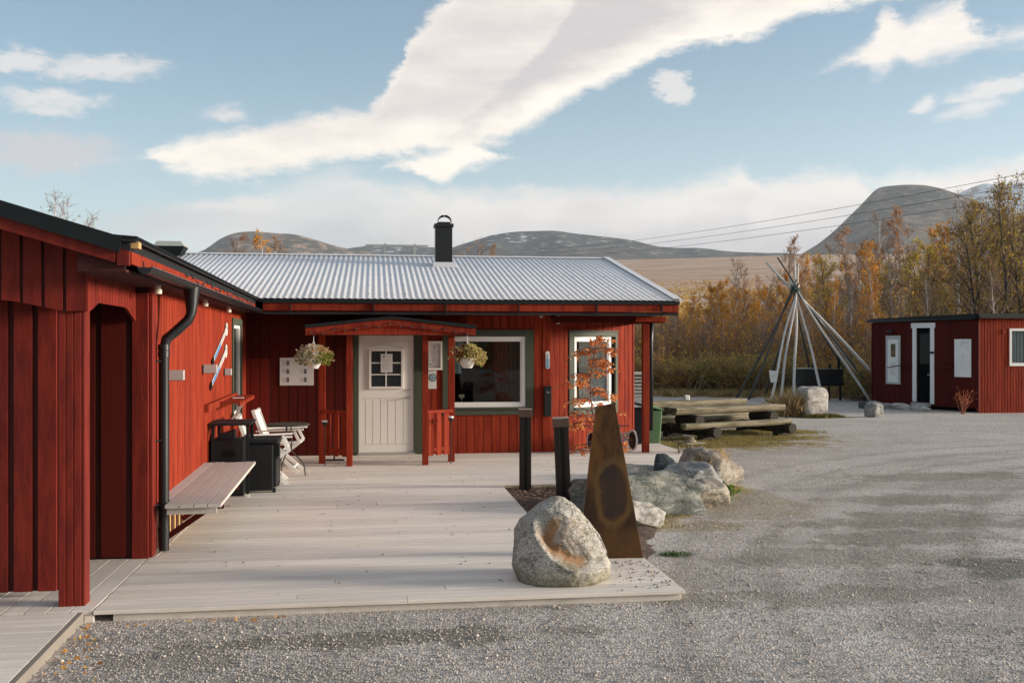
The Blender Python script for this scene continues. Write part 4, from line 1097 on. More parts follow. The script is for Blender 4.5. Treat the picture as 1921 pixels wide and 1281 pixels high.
def wall_lamp(y, z, label, w=.14, h=.095, d=.09):
    t = thing('wall_lamp', label, 'wall lamp', tuple(w2l(0.022, y, z)), WR, 'grey box lamps on the wing wall')
    MB().box(.012, .012 + w, -d / 2, d / 2, -h / 2, h / 2).build('housing', GREYMET, t, bevel=.004)
    MB().box(0, .011, -d * .7, d * .7, -h * .45, h * .45).build('back_plate', BLACK, t)
    MB().box(.025, w, -d / 2 + .012, d / 2 - .012, -h / 2 - .004, -h / 2 + .001).build('lens', BULB, t)
wall_lamp(.75, 1.56, 'grey box lamp on the wing wall right beside the black downpipe')
wall_lamp(3.02, 1.565, 'grey box lamp on the wing wall between the downpipe and the skis', .15, .10)
wall_lamp(5.0, 1.475, 'small grey box lamp on the wing wall nearest the green window', .085, .09)

def ski(y0, z0, y1, z1, label):
    t = thing('ski_decoration', label, 'ski decoration', tuple(w2l(.03, y0, z0)), WR, 'white and blue skis hung on the wing wall')
    L = math.hypot(y1 - y0, z1 - z0); a = math.atan2(z1 - z0, y1 - y0)
    M = Matrix.Rotation(a, 4, 'X')
    n = 26; mb = MB()
    def strip(mb, s0, s1, w0, w1, xo, th):
        pts_ = []
        for i in range(n + 1):
            s = s0 + (s1 - s0) * i / n; f = s / L
            w = .030 + .006 * f
            if f > .86: w = .036 + .055 * math.sin(min(1, (f - .86) / .14) * math.pi * .93)
            bow = .045 * (max(0, f - .45) ** 1.5)
            pts_.append((s, w, bow))
        up = [(xo, s, b + w * w1) for s, w, b in pts_]; dn = [(xo, s, b - w * w0) for s, w, b in reversed(pts_)]
        for i in range(n):
            s, w, b = pts_[i]; s2, w2, b2 = pts_[i + 1]
            mb.poly([(xo, s, b - w * w0), (xo, s2, b2 - w2 * w0), (xo, s2, b2 + w2 * w1), (xo, s, b + w * w1)], (th, 0, 0))
    strip(mb, 0, L, 1, 1, 0, .010); mb.build('ski', PLANTPOT, t, M=M)
    mb = MB(); strip(mb, .06, .46 * L, .75, .75, .0105, .002); mb.build('blue_stripe', BLUE, t, M=M)
    mb = MB(); strip(mb, .48 * L, .86 * L, .45, .45, .0105, .002); mb.build('grey_stripe', INKL, t, M=M)
    mb = MB()
    for f, dz in ((.90, .045), (.95, -.015)): mb.poly([(.0105, L * f - .05, .02 + dz - .012), (.0105, L * f + .05, .02 + dz), (.0105, L * f + .05, .02 + dz + .02), (.0105, L * f - .05, .02 + dz + .008)], (.002, 0, 0))
    mb.build('tip_mark', TEAL, t, M=M)
    mb = MB(); mb.box(0, .014, -.14, .0, -.038, .034); mb.build('tail', BLACK, t, M=M)
ski(3.85, 1.66, 5.25, 2.07, 'upper white ski with blue stripe hung slanting on the wing wall')
ski(3.68, 1.36, 5.20, 1.77, 'lower white ski with blue stripe hung slanting on the wing wall')

def wall_shelf():
    t = thing('wall_shelf', 'red slatted drop-leaf shelf on the wing wall above the black table', 'shelf', tuple(w2l(.022, 3.15, 1.05)), WR)
    MB().box(0, .05, 0, 3.0, 0, .09).build('rail', RED, t, bevel=.004)
    for k in range(6):
        y = 1.05 + k * .33; MB().box(.051, .30, y, y + .16, .065 - .03, .09 - .03).build('slat', RED, t, bevel=.003)
    MB().box(.27, .30, 1.0, 2.95, .005, .034).build('front_batten', RED, t)
    m = MB(); m.box(.10, .24, 1.9, 2.1, .061, .066); m.build('paper_sheet', PAPER, t)
    MB().beam((.02, 2.4, -.30), (.24, 2.4, .03), .03, .03).build('brace', GREYMET, t)
wall_shelf()

# black plastic box, high black table, black armchair
t = thing('storage_box', 'black plastic storage box with an oval hand hole behind the bench end', 'box', tuple(w2l(.02, 3.48, 0)), WR)
MB().box(.04, .42, .0, .42, .0, .69).build('body', BLACKP, t, bevel=.012)
m = MB(); m.poly([(.235 + .095 * math.copysign(abs(math.cos(a)) ** .6, math.cos(a)), -.003, .52 + .04 * math.sin(a)) for a in np.linspace(0, 2 * math.pi, 20, endpoint=False)], (0, -.002, 0)); m.build('hand_hole', mat('hole_black', (.002, .002, .002), .9), t)
m = MB(); m.poly([(.10, .10, .691), (.30, .10, .691), (.30, .10, .80), (.10, .10, .74)], (0, .22, 0)); m.build('lid', BLACKP, t)

def black_table():
    t = thing('high_table', 'black high table with a thick dark top standing against the red wall', 'table', tuple(w2l(.06, 3.40, 0)), WR)
    MB().box(-.02, .47, -.02, .66, .868, .90).build('table_top', BLACKP, t, bevel=.01)
    for x, y in ((.02, .02), (.43, .02), (.02, .60), (.43, .60)):
        l = MB().box(x - .016, x + .016, y - .016, y + .016, .035, .867).build('leg', ROOFEDGE, t)
        MB().box(x - .022, x + .022, y - .022, y + .022, 0, .034).build('foot', PLANTPOT, l)
black_table()
def black_armchair():
    t = thing('armchair', 'black cube armchair seen from its side beside the white folding chairs', 'armchair', tuple(w2l(.47, 3.72, 0)), WR)
    MB().box(.0, .34, .05, .62, .06, .40).build('seat', BLACKP, t, bevel=.015)
    MB().box(-.02, .30, -.03, .045, .03, .60).build('armrest', BLACKP, t, bevel=.012)
    MB().box(-.02, .34, .625, .70, .03, .60).build('armrest', BLACKP, t, bevel=.012)
    MB().box(-.10, -.022, -.03, .70, .03, .68).build('backrest', BLACKP, t, bevel=.012)
    MB().box(-.02, .37, .0, .60, .605, .665).build('cushion', BLACKP, t, bevel=.02)
    for y in (.0, .62): MB().box(.29, .33, y, y + .04, .0, .058).build('foot', BLACK, t)
black_armchair()

def folding_chair(loc, rz, label, first=None):
    """white slatted folding armchair with crossed legs, facing local +x"""
    if first is not None:
        c = copy_tree(first); c.location = loc; c.rotation_euler = (0, 0, rz); c['label'] = label; return c
    t = thing('folding_chair', label, 'folding chair', loc, rz, 'white folding chairs by the wing wall')
    for k in range(7):
        m = MB(); x = -.19 + k * .066; m.box(x, x + .052, -.22, .22, .395 + .01 * k / 6, .41 + .01 * k / 6); m.build('seat_slat', WHITE, t, bevel=.002)
    m = MB(); a, b = Vector((-.19, 0, .40)), Vector((-.38, 0, .90)); d = (b - a).normalized(); 
    for k in range(6):
        y = -.19 + k * .066; m.beam(a + Vector((0, y + .025, 0)) + d * .10, b + Vector((0, y + .025, 0)), .060, .012, (1, 0, 0))
    m.beam((-.37, -.22, .885), (-.37, .22, .885), .05, .022); m.beam((-.245, -.22, .54), (-.245, .22, .54), .04, .02)
    m.build('backrest', WHITE, t)
    for y in (-.24, .24):
        MB().beam((.26, y, 0), (-.21, y, .42), .022, .050, (0, 0, 1)).beam((-.21, y, .42), (-.385, y, .91), .022, .045, (1, 0, 0)).build('rear_leg', WHITE, t)
        y2 = y * .88
        MB().beam((-.28, y2, 0), (.28, y2, .45), .022, .050).build('front_leg', WHITE, t)
        MB().beam((.28, y, .44), (.20, y, .60), .022, .04, (1, 0, 0)).beam((-.34, y, .605), (.33, y, .625), .05, .022).build('arm', WHITE, t)
    MB().beam((.18, -.24, .08), (.18, .24, .08), .03, .022).build('stretcher', WHITE, t)
    MB().beam((-.20, -.21, .07), (-.20, .21, .07), .03, .022).build('stretcher', WHITE, t)
    return t
fc = folding_chair(tuple(w2l(.62, 4.72)), WR + R(3), 'white slatted folding chair nearer the camera, partly behind the black armchair')
folding_chair(tuple(w2l(.74, 5.85)), WR - R(4), 'white folding chair with tall back standing farther along toward the corner', fc)
def round_table(loc, label, r, h):
    t = thing('round_table', label, 'round table', loc)
    MB().lathe([(r * .96, h - .025), (r, h - .018), (r, h - .004), (r * .98, h)], (0, 0, 0), 30).build('table_top', LOGD, t)
    for k in range(3):
        a = k * 2.09 + .2; c, s_ = math.cos(a), math.sin(a)
        MB().tube([(c * .04, s_ * .04, h - .03), (c * .05, s_ * .05, .35), (c * .14, s_ * .14, .26), (c * .22, s_ * .22, .16), (c * .24, s_ * .24, .0)], .010, 6).build('leg', BLACK, t)
    return t
round_table(tuple(w2l(.86, 5.25)), 'small round dark wooden table between the two white folding chairs', .30, .74)

def post_stand(x, y, h, label):
    t = thing('cup_stand', label, 'stand', (x, y, 0), 0, 'black pole stands in front of the porch')
    MB().tube([(0, 0, 0), (.004, 0, h * .6), (0, 0, h)], .0075, 8).build('pole', BLACK, t)
    MB().lathe([(.006, h - .12), (.014, h - .05), (.05, h - .012), (.05, h)], (0, 0, 0), 14).build('bracket', BLACK, t)
    MB().lathe([(.036, h + .001), (.045, h + .022), (.040, h + .030)], (0, 0, 0), 16).build('cup', WHITE, t)
post_stand(-.74, 15.47, .66, 'black pole stand with white cup in front of the left canopy posts')
post_stand(1.19, 15.41, .71, 'black pole stand with white cup in front of the right canopy posts')
t = thing('shoe_scraper', 'low dark boot scraper on a flat foot behind the left side rail', 'boot scraper', (-.62, 16.15, 0))
MB().box(-.16, .16, -.08, .08, .0, .012).build('base', BLACK, t); MB().box(-.012, .012, -.02, .02, .0125, .22).build('post', BLACK, t); MB().box(-.08, .08, -.01, .01, .22, .235).build('blade', BLACK, t)

# ---- hanging flower baskets
def basket(loc, label, kind):
    t = thing('hanging_basket', label, 'hanging basket', loc)
    MB().lathe([(.07, -.50), (.105, -.44), (.135, -.35), (.14, -.345), (.13, -.345), (.11, -.42)], (0, 0, 0), 20).build('pot', PLANTPOT, t)
    m = MB(); m.tube([(0, 0, 0), (0, 0, -.10)], .006, 6)
    for k in range(3):
        a = k * 2.09 + .6; m.tube([(0, 0, -.09), (.125 * math.cos(a), .125 * math.sin(a), -.345)], .0045, 6)
    m.build('hanger', ROPE, t)
    fol = MB(); mats_ = [L_FLG, L_FLW, L_FLB] if kind == 0 else [L_FLG, L_FLY, L_FLR]
    rnd = random.Random(9 + kind)
    for i in range(2600):
        a = rnd.uniform(0, 6.283); el = rnd.uniform(-.75, 1.35); rr = (rnd.random() ** .35)
        R0 = .235 if kind == 0 else .215
        p = Vector((math.cos(a) * math.cos(el) * R0 * 1.12, math.sin(a) * math.cos(el) * R0 * .9, math.sin(el) * R0 * .72)) * rr + Vector((.0, 0, -.33))
        if kind == 1: p += Vector((.05 + .03 * math.sin(el), 0, -.02 if p.x > .05 else .03))
        if kind == 0: p += Vector((.01, 0, 0))
        lump = mnoise.noise(p * 9 + Vector((kind * 5, 0, 0)))
        p += Vector((p.x, p.y, (p.z + .33) * .7)).normalized() * lump * .05
        if kind == 0:
            fol.mi = 0
            if p.x < .05 + lump * .1 and rnd.random() < .50: fol.mi = 1
            elif p.z > -.27 and rnd.random() < .75: fol.mi = 2
            elif rnd.random() < .12: fol.mi = 2
        else:
            fol.mi = 1 if rnd.random() < (.85 if p.x > -.02 or p.z > -.28 else .25) else 0
            if p.x < -.05 and p.z > -.33 and rnd.random() < .6: fol.mi = 2
            if p.z < -.37 and abs(p.x) < .10: continue
        fol.leaf(p, .024 + .014 * rnd.random(), d=(p - Vector((0, 0, -.36))) + Vector((rnd.gauss(0, .12), rnd.gauss(0, .12), rnd.gauss(0, .10))), asp=.8)
    for i in range(46):
        a = rnd.uniform(0, 6.283); el = rnd.uniform(-.3, 1.0); d = Vector((math.cos(a) * math.cos(el), math.sin(a) * math.cos(el), math.sin(el) * .8))
        p = d * .22 + Vector((0, 0, -.33)); q = p + d * rnd.uniform(.03, .10) - Vector((0, 0, .02))
        fol.mi = 0; fol.tube([p, (p + q) / 2 + Vector((0, 0, .012)), q], .0018, 3, False); fol.mi = 2 if kind == 0 else 1
        for _ in range(4): fol.leaf(q, .026, asp=.9)
    fol.build('flowers', mats_, t)
basket((-.885, 15.14, 1.99), 'full basket of white flowers and green leaves hanging left of the door', 0)
basket((1.42, 15.14, 1.99), 'basket of pale yellow foliage in a white pot hanging right of the door', 1)

# ---- notices
def notice(name, label, cat, x0, x1, z0, z1, y, frame=None):
    t = thing(name, label, cat, ((x0 + x1) / 2, y, z0)); w = (x1 - x0) / 2; h = z1 - z0
    MB().box(-w, w, -.014, -.001, 0, h).build('board', PAPER, t, bevel=.001); return t, w, h
WY = MAINY - .023
t, w, h = notice('notice_board', 'white square notice board with rows of small printed panels left of the door', 'notice board', -1.535, -.985, 1.17, 1.63, WY)
for col in (0, 1):
    for row in range(3):
        x = -.20 + col * .285; z = h - .055 - row * .138
        m = MB()
        for k in range(6): m.box(x - .03 + (k % 3) * .004, x + .022 - (k * 7 % 4) * .006, -.0160, -.0145, z - .004 - k * .013, z + .001 - k * .013)
        m.build('text_lines', INKL, t)
        MB().box(x + .034, x + .078, -.0160, -.0145, z - .074, z + .006).build('picture', MATS.get('picture_grey') or mat('picture_grey', (.13, .13, .14), .8, amt=.9, scale=60), t)
t = thing('door_notice', 'sheet of paper taped over the small panes of the white door', 'notice', (.22, MAINY - .04, 1.38))
MB().box(-.098, .098, -.003, -.0005, 0, .31).build('sheet', PAPER, t)
m = MB()
for k in range(9): m.box(-.07, .07 - (k * 5 % 4) * .014, -.0045, -.0032, .20 - k * .019, .204 - k * .019)
m.build('text_lines', INKL, t); m = MB(); m.box(-.062, -.028, -.0045, -.0032, .255, .272); m.box(-.055, -.035, -.0045, -.0032, .273, .282); m.build('logo', INK, t)
t, w, h = notice('glass_notice_case', 'cream wooden notice case holding a printed sheet right of the door', 'notice case', .845, 1.13, 1.44, 1.885, WY)
m = MB(); frame_boxes(m, -w - .022, w + .022, -.02, h + .02, .03, -.055, -.002); m.build('case_frame', DOORW, t, bevel=.003)
MB().box(-.06, .085, -.0175, -.0155, .05, h - .06).build('sheet', WHITE, t)
m = MB()
for k in range(12): m.box(-.045, .07 - (k * 7 % 5) * .009, -.0195, -.0178, h - .10 - k * .022, h - .096 - k * .022)
m.build('text_lines', INKL, t)
m = MB(); m.box(-.05, -.02, -.0195, -.0178, .065, .085); m.box(.02, .05, -.0195, -.0178, h - .088, h - .070); m.build('logo', INK, t)
t, w, h = notice('emblem_poster', 'narrow white poster with a round teal emblem below the notice case', 'poster', .865, 1.055, 1.10, 1.42, WY)
m = MB(); m.poly([(.052 + .068 * math.cos(a) - .02, -.0160, .19 + .068 * math.sin(a)) for a in np.linspace(0, 6.283, 28, endpoint=False)], (0, .0014, 0)); m.build('emblem', TEAL, t)
m = MB(); m.poly([(.032 + .045 * math.cos(a), -.0178, .19 + .045 * math.sin(a)) for a in np.linspace(0, 6.283, 24, endpoint=False)], (0, .0014, 0)); m.build('emblem_ring', INKL, t)
m = MB(); m.poly([(.0, -.0196, .17), (.03, -.0196, .215), (.045, -.0196, .19), (.065, -.0196, .175), (.03, -.0196, .165)], (0, .0014, 0)); m.build('emblem_mark', BLUE, t)
t = thing('thermometer', 'rounded white and light blue thermometer plate on the wall above the black mailbox', 'thermometer', (2.965, 16.864, 1.43))
m = MB()
def pill(x, z0, z1, y): return [(x * math.cos(a), y, z1 + x * math.sin(a)) for a in np.linspace(0, math.pi, 9)] + [(x * math.cos(a), y, z0 + x * math.sin(a)) for a in np.linspace(math.pi, 2 * math.pi, 9)]
m.poly(pill(.036, .036, .27, -.012), (0, .011, 0)); m.build('plate', WHITE, t)
m = MB(); m.poly([(.030 * math.cos(a), -.0135, .036 + .03 * math.sin(a)) for a in np.linspace(math.pi, 2 * math.pi, 9)] + [(.03, -.0135, .18), (-.03, -.0135, .18)], (0, .0012, 0)); m.build('blue_field', LBLUE, t)
m = MB(); m.box(-.010, -.002, -.016, -.0136, .05, .24); m.box(-.012, .012, -.0165, -.0136, .02, .045); m.box(-.012, .004, -.0165, -.0136, .215, .245); m.build('glass_tube', TEAL, t)
t = thing('mailbox', 'tall narrow black mailbox on the corner board between the two windows', 'mailbox', (2.955, 16.864, .62))
MB().box(-.062, .062, -.09, -.001, 0, .50).build('body', BLACKP, t, bevel=.006); MB().box(-.066, .066, -.10, .0, .501, .515).build('lid', BLACK, t, bevel=.003)
m = MB(); m.tube([(-.022, -.094, .425), (-.008, -.098, .405), (.015, -.098, .410), (.030, -.094, .418)], .006, 6); m.build('pull', SILVER, t)
# things seen on the large window sill
t = thing('heart_ornament', 'small pale heart on a stick standing inside the large window', 'ornament', (1.50, 17.03, .885))
m = MB(); hp = [(.05 * (16 * math.sin(a) ** 3) / 16, 0, .075 + .04 * (13 * math.cos(a) - 5 * math.cos(2 * a) - 2 * math.cos(3 * a) - math.cos(4 * a)) / 13) for a in np.linspace(0, 6.283, 30, endpoint=False)]
m.poly(hp, (0, .012, 0)); m.build('heart', mat('pale_heart', (.62, .52, .30), .7), t); MB().box(-.004, .004, .003, .009, -.04, .04).build('stick', RAWW, t)

# ------------------------------------------------------------------ rusted steel
def bollard(x, y, h, w, lean, label, rz=0.0):
    t = thing('steel_bollard', label, 'bollard', (x, y, -.05), rz, 'rusted steel light bollards in the planting bed')
    t.rotation_euler = (0, lean, rz)
    MB().box(-w / 2, -w * .14, -w * .42, w * .42, 0, h - .085).build('post', CORTEND, t, bevel=.003)
    MB().box(w * .14, w / 2, -w * .42, w * .42, 0, h - .085).build('post', CORTEND, t, bevel=.003)
    MB().box(-w * .135, w * .135, -w * .20, w * .20, .01, h - .09).build('web', BLACK, t)
    MB().box(-w * .56, w * .56, -w * .48, w * .48, h - .084, h + .014).build('cap', CORTENC, t, bevel=.003)
    MB().box(-w * .56, w * .56, -w * .48, w * .48, h + .015, h + .024).build('cap_plate', mat('pale_rust', (.42, .33, .26), .5) if 'pale_rust' not in MATS else MATS['pale_rust'], t)
    MB().box(-w * .6, w * .6, -w * .55, w * .55, -.03, -.001).build('foot_plate', GREYMET, t)
bollard(1.955, 12.80, 1.04, .155, 0, 'farther rusted steel bollard in front of the large window', -YAW)
bollard(2.18, 11.30, 1.035, .165, R(-2.2), 'nearer rusted steel bollard leaning slightly behind the boulder', -YAW)
def sculpture():
    t = thing('steel_sculpture', 'tall tapering rusted steel plate standing behind the boulder at the deck edge', 'sculpture', (2.04, 8.44, 0))
    m = MB(); a = [(-.285, 0, -.03), (.285, 0, -.03), (.035, 0, 1.345), (-.125, 0, 1.305)]
    m.poly(a, (0, .022, 0)); o = m.build('front_plate', CORTEN, t, bevel=.002)
    m = MB(); m.poly([(.26, .023, -.03), (.285, .023, -.03), (.035, .023, 1.343), (.010, .023, 1.335)], (0, .16, 0)); m.build('side_flange', CORTEN, t)
    m = MB(); m.poly([(-.285, .023, -.03), (-.26, .023, -.03), (-.10, .023, 1.30), (-.125, .023, 1.303)], (0, .16, 0)); m.build('side_flange', CORTEN, t)
    t.rotation_euler = (0, 0, -YAW - R(3))
sculpture()

# ------------------------------------------------------------------ rocks
def rock_mat(name, c1, c2, c3, speck=.5, sscale=42, bump=.008, bsc=9):
    m = bpy.data.materials.new(name); m.use_nodes = True
    nt = m.node_tree; L = nt.links; bs = nt.nodes['Principled BSDF']; bs.inputs['Roughness'].default_value = .85; bs.inputs['Specular IOR Level'].default_value = .25
    tc = nd(nt, 'ShaderNodeTexCoord')
    def noi(sc, st=(1, 1, 1), d=6, ro=.6, di=0):
        mp_ = nd(nt, 'ShaderNodeMapping'); mp_.inputs['Scale'].default_value = st; mp_.inputs['Rotation'].default_value = (.5, .4, .2); L.new(tc.outputs['Object'], mp_.inputs[0])
        n = nd(nt, 'ShaderNodeTexNoise'); n.inputs['Scale'].default_value = sc; n.inputs['Detail'].default_value = d; n.inputs['Roughness'].default_value = ro; n.inputs['Distortion'].default_value = di
        L.new(mp_.outputs[0], n.inputs[0]); return n.outputs['Fac']
    a = noi(2.2, (1, 1, 2.6), 8, .65, 1.2)
    c = mixc(nt, sstep(nt, a, .40, .60), c1, c2)
    c = mixc(nt, mth(nt, 'MULTIPLY', sstep(nt, noi(3.7, (1, 1, 4), 8, .7, 1.5), .54, .64), .8), c, c3)
    vn = noi(2.6, (1, 1, 2.2), 7, .6, 1.0)
    vein = mth(nt, 'SUBTRACT', 1.0, sstep(nt, mth(nt, 'ABSOLUTE', mth(nt, 'SUBTRACT', vn, .5)), .004, .030))
    c = mixc(nt, mth(nt, 'MULTIPLY', vein, .7), c, tuple(x * .35 for x in c1))
    s1 = noi(sscale, d=3, ro=.75); s2 = noi(sscale * 2.3, d=2, ro=.6)
    c = mixc(nt, mth(nt, 'MULTIPLY', sstep(nt, s1, .56, .66), speck), c, tuple(x * .22 for x in c1))
    c = mixc(nt, mth(nt, 'MULTIPLY', sstep(nt, s2, .56, .64), speck), c, tuple(min(.85, x * 1.6) for x in c2))
    L.new(c, bs.inputs['Base Color'])
    b = nd(nt, 'ShaderNodeBump'); b.inputs['Distance'].default_value = bump; b.inputs['Strength'].default_value = 1
    L.new(mth(nt, 'ADD', noi(bsc, d=9, ro=.65), mth(nt, 'MULTIPLY', s1, .3)), b.inputs['Height']); L.new(b.outputs[0], bs.inputs['Normal'])
    MATS[name] = m; return m
RK_GREEN = rock_mat('green_grey_stone', (.095, .105, .092), (.22, .22, .19), (.36, .34, .29), .25, 30, .02, 6)
RK_PALE = rock_mat('pale_stone', (.36, .33, .29), (.50, .46, .41), (.24, .21, .14), .25, 30, .012, 8)
RK_BROWN = rock_mat('brown_stone', (.24, .21, .165), (.36, .31, .25), (.12, .11, .07), .35, 26, .014, 8)
RK_GREY = rock_mat('grey_stone', (.22, .22, .20), (.35, .34, .31), (.13, .12, .09), .25, 28, .02, 7)
RK_DARK = rock_mat('dark_stone', (.05, .065, .065), (.08, .10, .10), (.12, .13, .12), .2, 30)
RK_GRAN = rock_mat('speckled_granite', (.30, .275, .235), (.44, .41, .36), (.20, .165, .095), .80, 34, .007, 12)
def boulder(name, label, loc, dims, m, seed, rz=0, rough_=.16, facets=8, sub=5, cat='boulder', group=None, boxy=.85):
    """displaced and faceted block of stone; dims are full sizes, loc is the ground point under its centre"""
    bm = bmesh.new(); bmesh.ops.create_icosphere(bm, subdivisions=sub, radius=1.0)
    rr = random.Random(seed); planes = [(Vector((rr.gauss(0, 1), rr.gauss(0, 1), rr.gauss(0, .8))).normalized(), rr.uniform(.50, .80)) for _ in range(facets * 2)]
    for v in bm.verts:
        p = v.co.copy()
        for n, d in planes:
            k = p.dot(n)
            if k > d: p -= n * (k - d) * .93
        p = Vector([math.copysign(abs(c_) ** boxy, c_) for c_ in p])
        f = 1 + rough_ * mnoise.noise(p * 1.6 + Vector((seed, 0, 0))) + rough_ * .45 * mnoise.fractal(p * 3.5 + Vector((0, seed, 0)), 1, 2, 5)
        p *= f; p.z = max(p.z, -.72)
        v.co = Vector((p.x * dims[0] / 1.75, p.y * dims[1] / 1.75, (p.z + .60) * dims[2] / 1.5))
    me = bpy.data.meshes.new(name); bm.to_mesh(me); bm.free(); me.materials.append(m)
    me.polygons.foreach_set('use_smooth', [True] * len(me.polygons))
    o = bpy.data.objects.new(name, me); COL.objects.link(o); o.location = loc; o.rotation_euler = (0, 0, rz)
    return tag(o, label, cat, group)
G_ = 'boulders edging the planting bed'
boulder('boulder', 'large green-grey veined boulder right of the steel sculpture', (3.02, 11.22, -.12), (1.40, 1.15, .50), RK_GREEN, 3, .2, .14, 5, group=G_)
boulder('boulder', 'blue-grey boulder peeping out left of the steel sculpture behind the nearer bollard', (2.52, 10.9, -.12), (.62, .7, .50), RK_GREEN, 8, .6, .15, 6, group=G_)
boulder('boulder', 'low whitish boulder lying in front of the large green-grey one', (2.83, 10.36, -.12), (.62, .5, .28), RK_PALE, 12, .1, .14, 8, group=G_)
boulder('boulder', 'brownish rounded boulder between the green-grey and the light grey ones', (3.88, 11.60, -.13), (.62, .60, .38), RK_BROWN, 21, .4, .10, 6, group=G_)
boulder('boulder', 'light grey wedge-shaped boulder behind the brownish one', (4.14, 12.6, -.13), (.92, .8, .48), RK_GREY, 5, -.5, .15, 8, group=G_)
boulder('boulder', 'tan boulder with dry grass on its top at the right end of the row', (4.68, 13.35, -.13), (.92, .9, .54), RK_BROWN, 33, -.5, .16, 8, group=G_)
boulder('boulder', 'small round black stone at the foot of the right-hand boulders', (4.19, 11.82, -.12), (.22, .20, .20), RK_DARK, 41, 0, .08, 3, 4, group=G_)
boulder('boulder', 'small dark green stone wedged between the light grey and tan boulders', (3.86, 13.0, -.10), (.34, .3, .46), RK_DARK, 44, 0, .10, 4, 4, group=G_)
boulder('flat_stone', 'long flat grey stone slab lying at the edge of the pale deck', (3.52, 13.35, -.12), (1.05, .60, .30), RK_GREY, 52, .35, .12, 8, group=G_)
boulder('boulder', 'block-shaped whitish boulder with dry grass beside it near the pole tripod', (11.62, 25.35, -.2), (.70, .6, .86), RK_PALE, 61, .2, .08, 2, boxy=.42)
boulder('boulder', 'small grey boulder in front of the left corner of the shed', (13.18, 24.9, -.14), (.38, .34, .42), RK_GREY, 66, .4, .08, 3, boxy=.5)
# the big granite boulder on the deck edge, shaped after its outline
def granite():
    bm = bmesh.new(); bmesh.ops.create_icosphere(bm, subdivisions=6, radius=1.0)
    hz = [0, .025, .10, .20, .32, .45, .55, .64, .70, .735]
    xl = [-.18, -.27, -.35, -.385, -.39, -.375, -.33, -.24, -.15, -.09]
    xr = [.20, .30, .37, .385, .35, .27, .19, .115, .05, .0]
    hot = []
    for v in bm.verts:
        p = v.co; z = (p.z * .5 + .5) * .735
        l, r_ = float(np.interp(z, hz, xl)), float(np.interp(z, hz, xr))
        rad = math.sqrt(max(0.0, 1 - p.z * p.z)); 
        cx = (l + r_) / 2; w = (r_ - l) / 2
        ux, uy = (p.x / rad, p.y / rad) if rad > 1e-5 else (0, 0)
        ex = 1.0 if rad > .25 else rad / .25
        x = cx + ux * w * ex; y = uy * w * .86 * ex + .03
        q = Vector((x, y, z))
        nrm = Vector((ux, uy, p.z * .6)).normalized()
        q += nrm * (.022 * mnoise.noise(q * 4.5) + .012 * mnoise.fractal(q * 11, 1, 2, 5))
        hotv = 0.0
        if y < 0:
            # broken hollow on the face towards the camera, above a slanting lip
            lip = float(np.interp(x, [-.26, -.20, -.10, .02, .12, .26, .36], [.60, .42, .30, .235, .20, .19, .20]))
            inside = max(0.0, min(1.0, (z - lip) / .07)) * max(0, min(1, (x + .225) / .09)) * max(0, min(1, (.66 - z) / .12))
            front = max(0.0, min(1.0, -uy * 1.6))
            depth = .125 * math.exp(-((z - lip) / .30) ** 2)
            q.y += inside * front * depth
            band = math.exp(-((z - lip - .045) / .05) ** 2) * (1 if x < .13 else max(0, 1 - (x - .13) / .06))
            band2 = max(0, 1 - abs(x + .15 - (z - .38) * .45) / .06) * (1 if .3 < z < .62 else 0)
            hotv = front * inside * min(1, band + band2 * .9 + .34 * max(0, 1 - abs(x + .02) / .26) * (1 if z < .6 else 0))
        hot.append(hotv); v.co = q
    me = bpy.data.meshes.new('granite_boulder'); bm.to_mesh(me); bm.free()
    a = me.attributes.new('rust', 'FLOAT', 'POINT'); a.data.foreach_set('value', hot)
    me.polygons.foreach_set('use_smooth', [True] * len(me.polygons))
    m = RK_GRAN; nt = m.node_tree; bs = nt.nodes['Principled BSDF']
    src = bs.inputs['Base Color'].links[0].from_socket
    at = nd(nt, 'ShaderNodeAttribute', attribute_name='rust'); tc = nd(nt, 'ShaderNodeTexCoord')
    n = nd(nt, 'ShaderNodeTexNoise'); n.inputs['Scale'].default_value = 38; n.inputs['Detail'].default_value = 8; n.inputs['Roughness'].default_value = .72; nt.links.new(tc.outputs['Object'], n.inputs[0])
    f = mth(nt, 'MULTIPLY', sstep(nt, mth(nt, 'ADD', at.outputs['Fac'], mth(nt, 'MULTIPLY', mth(nt, 'SUBTRACT', n.outputs['Fac'], .5), 3.2)), .25, .95), .72)
    f0 = mth(nt, 'MULTIPLY', sstep(nt, mth(nt, 'ADD', at.outputs['Fac'], mth(nt, 'MULTIPLY', mth(nt, 'SUBTRACT', n.outputs['Fac'], .5), 1.6)), .05, .5), .5)
    c = mixc(nt, f, mixc(nt, f0, src, (.26, .18, .09)), (.30, .125, .04))
    sp = nd(nt, 'ShaderNodeSeparateXYZ'); nt.links.new(tc.outputs['Object'], sp.inputs[0])
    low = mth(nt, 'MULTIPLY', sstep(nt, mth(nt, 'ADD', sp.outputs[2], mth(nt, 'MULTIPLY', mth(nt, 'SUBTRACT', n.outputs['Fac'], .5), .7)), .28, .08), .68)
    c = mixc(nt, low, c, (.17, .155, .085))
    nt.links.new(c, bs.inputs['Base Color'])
    me.materials.append(m)
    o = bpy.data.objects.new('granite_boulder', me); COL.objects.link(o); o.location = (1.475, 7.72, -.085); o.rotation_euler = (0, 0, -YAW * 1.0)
    tag(o, 'large speckled granite boulder with an orange broken hollow, nearest the camera', 'boulder')
granite()

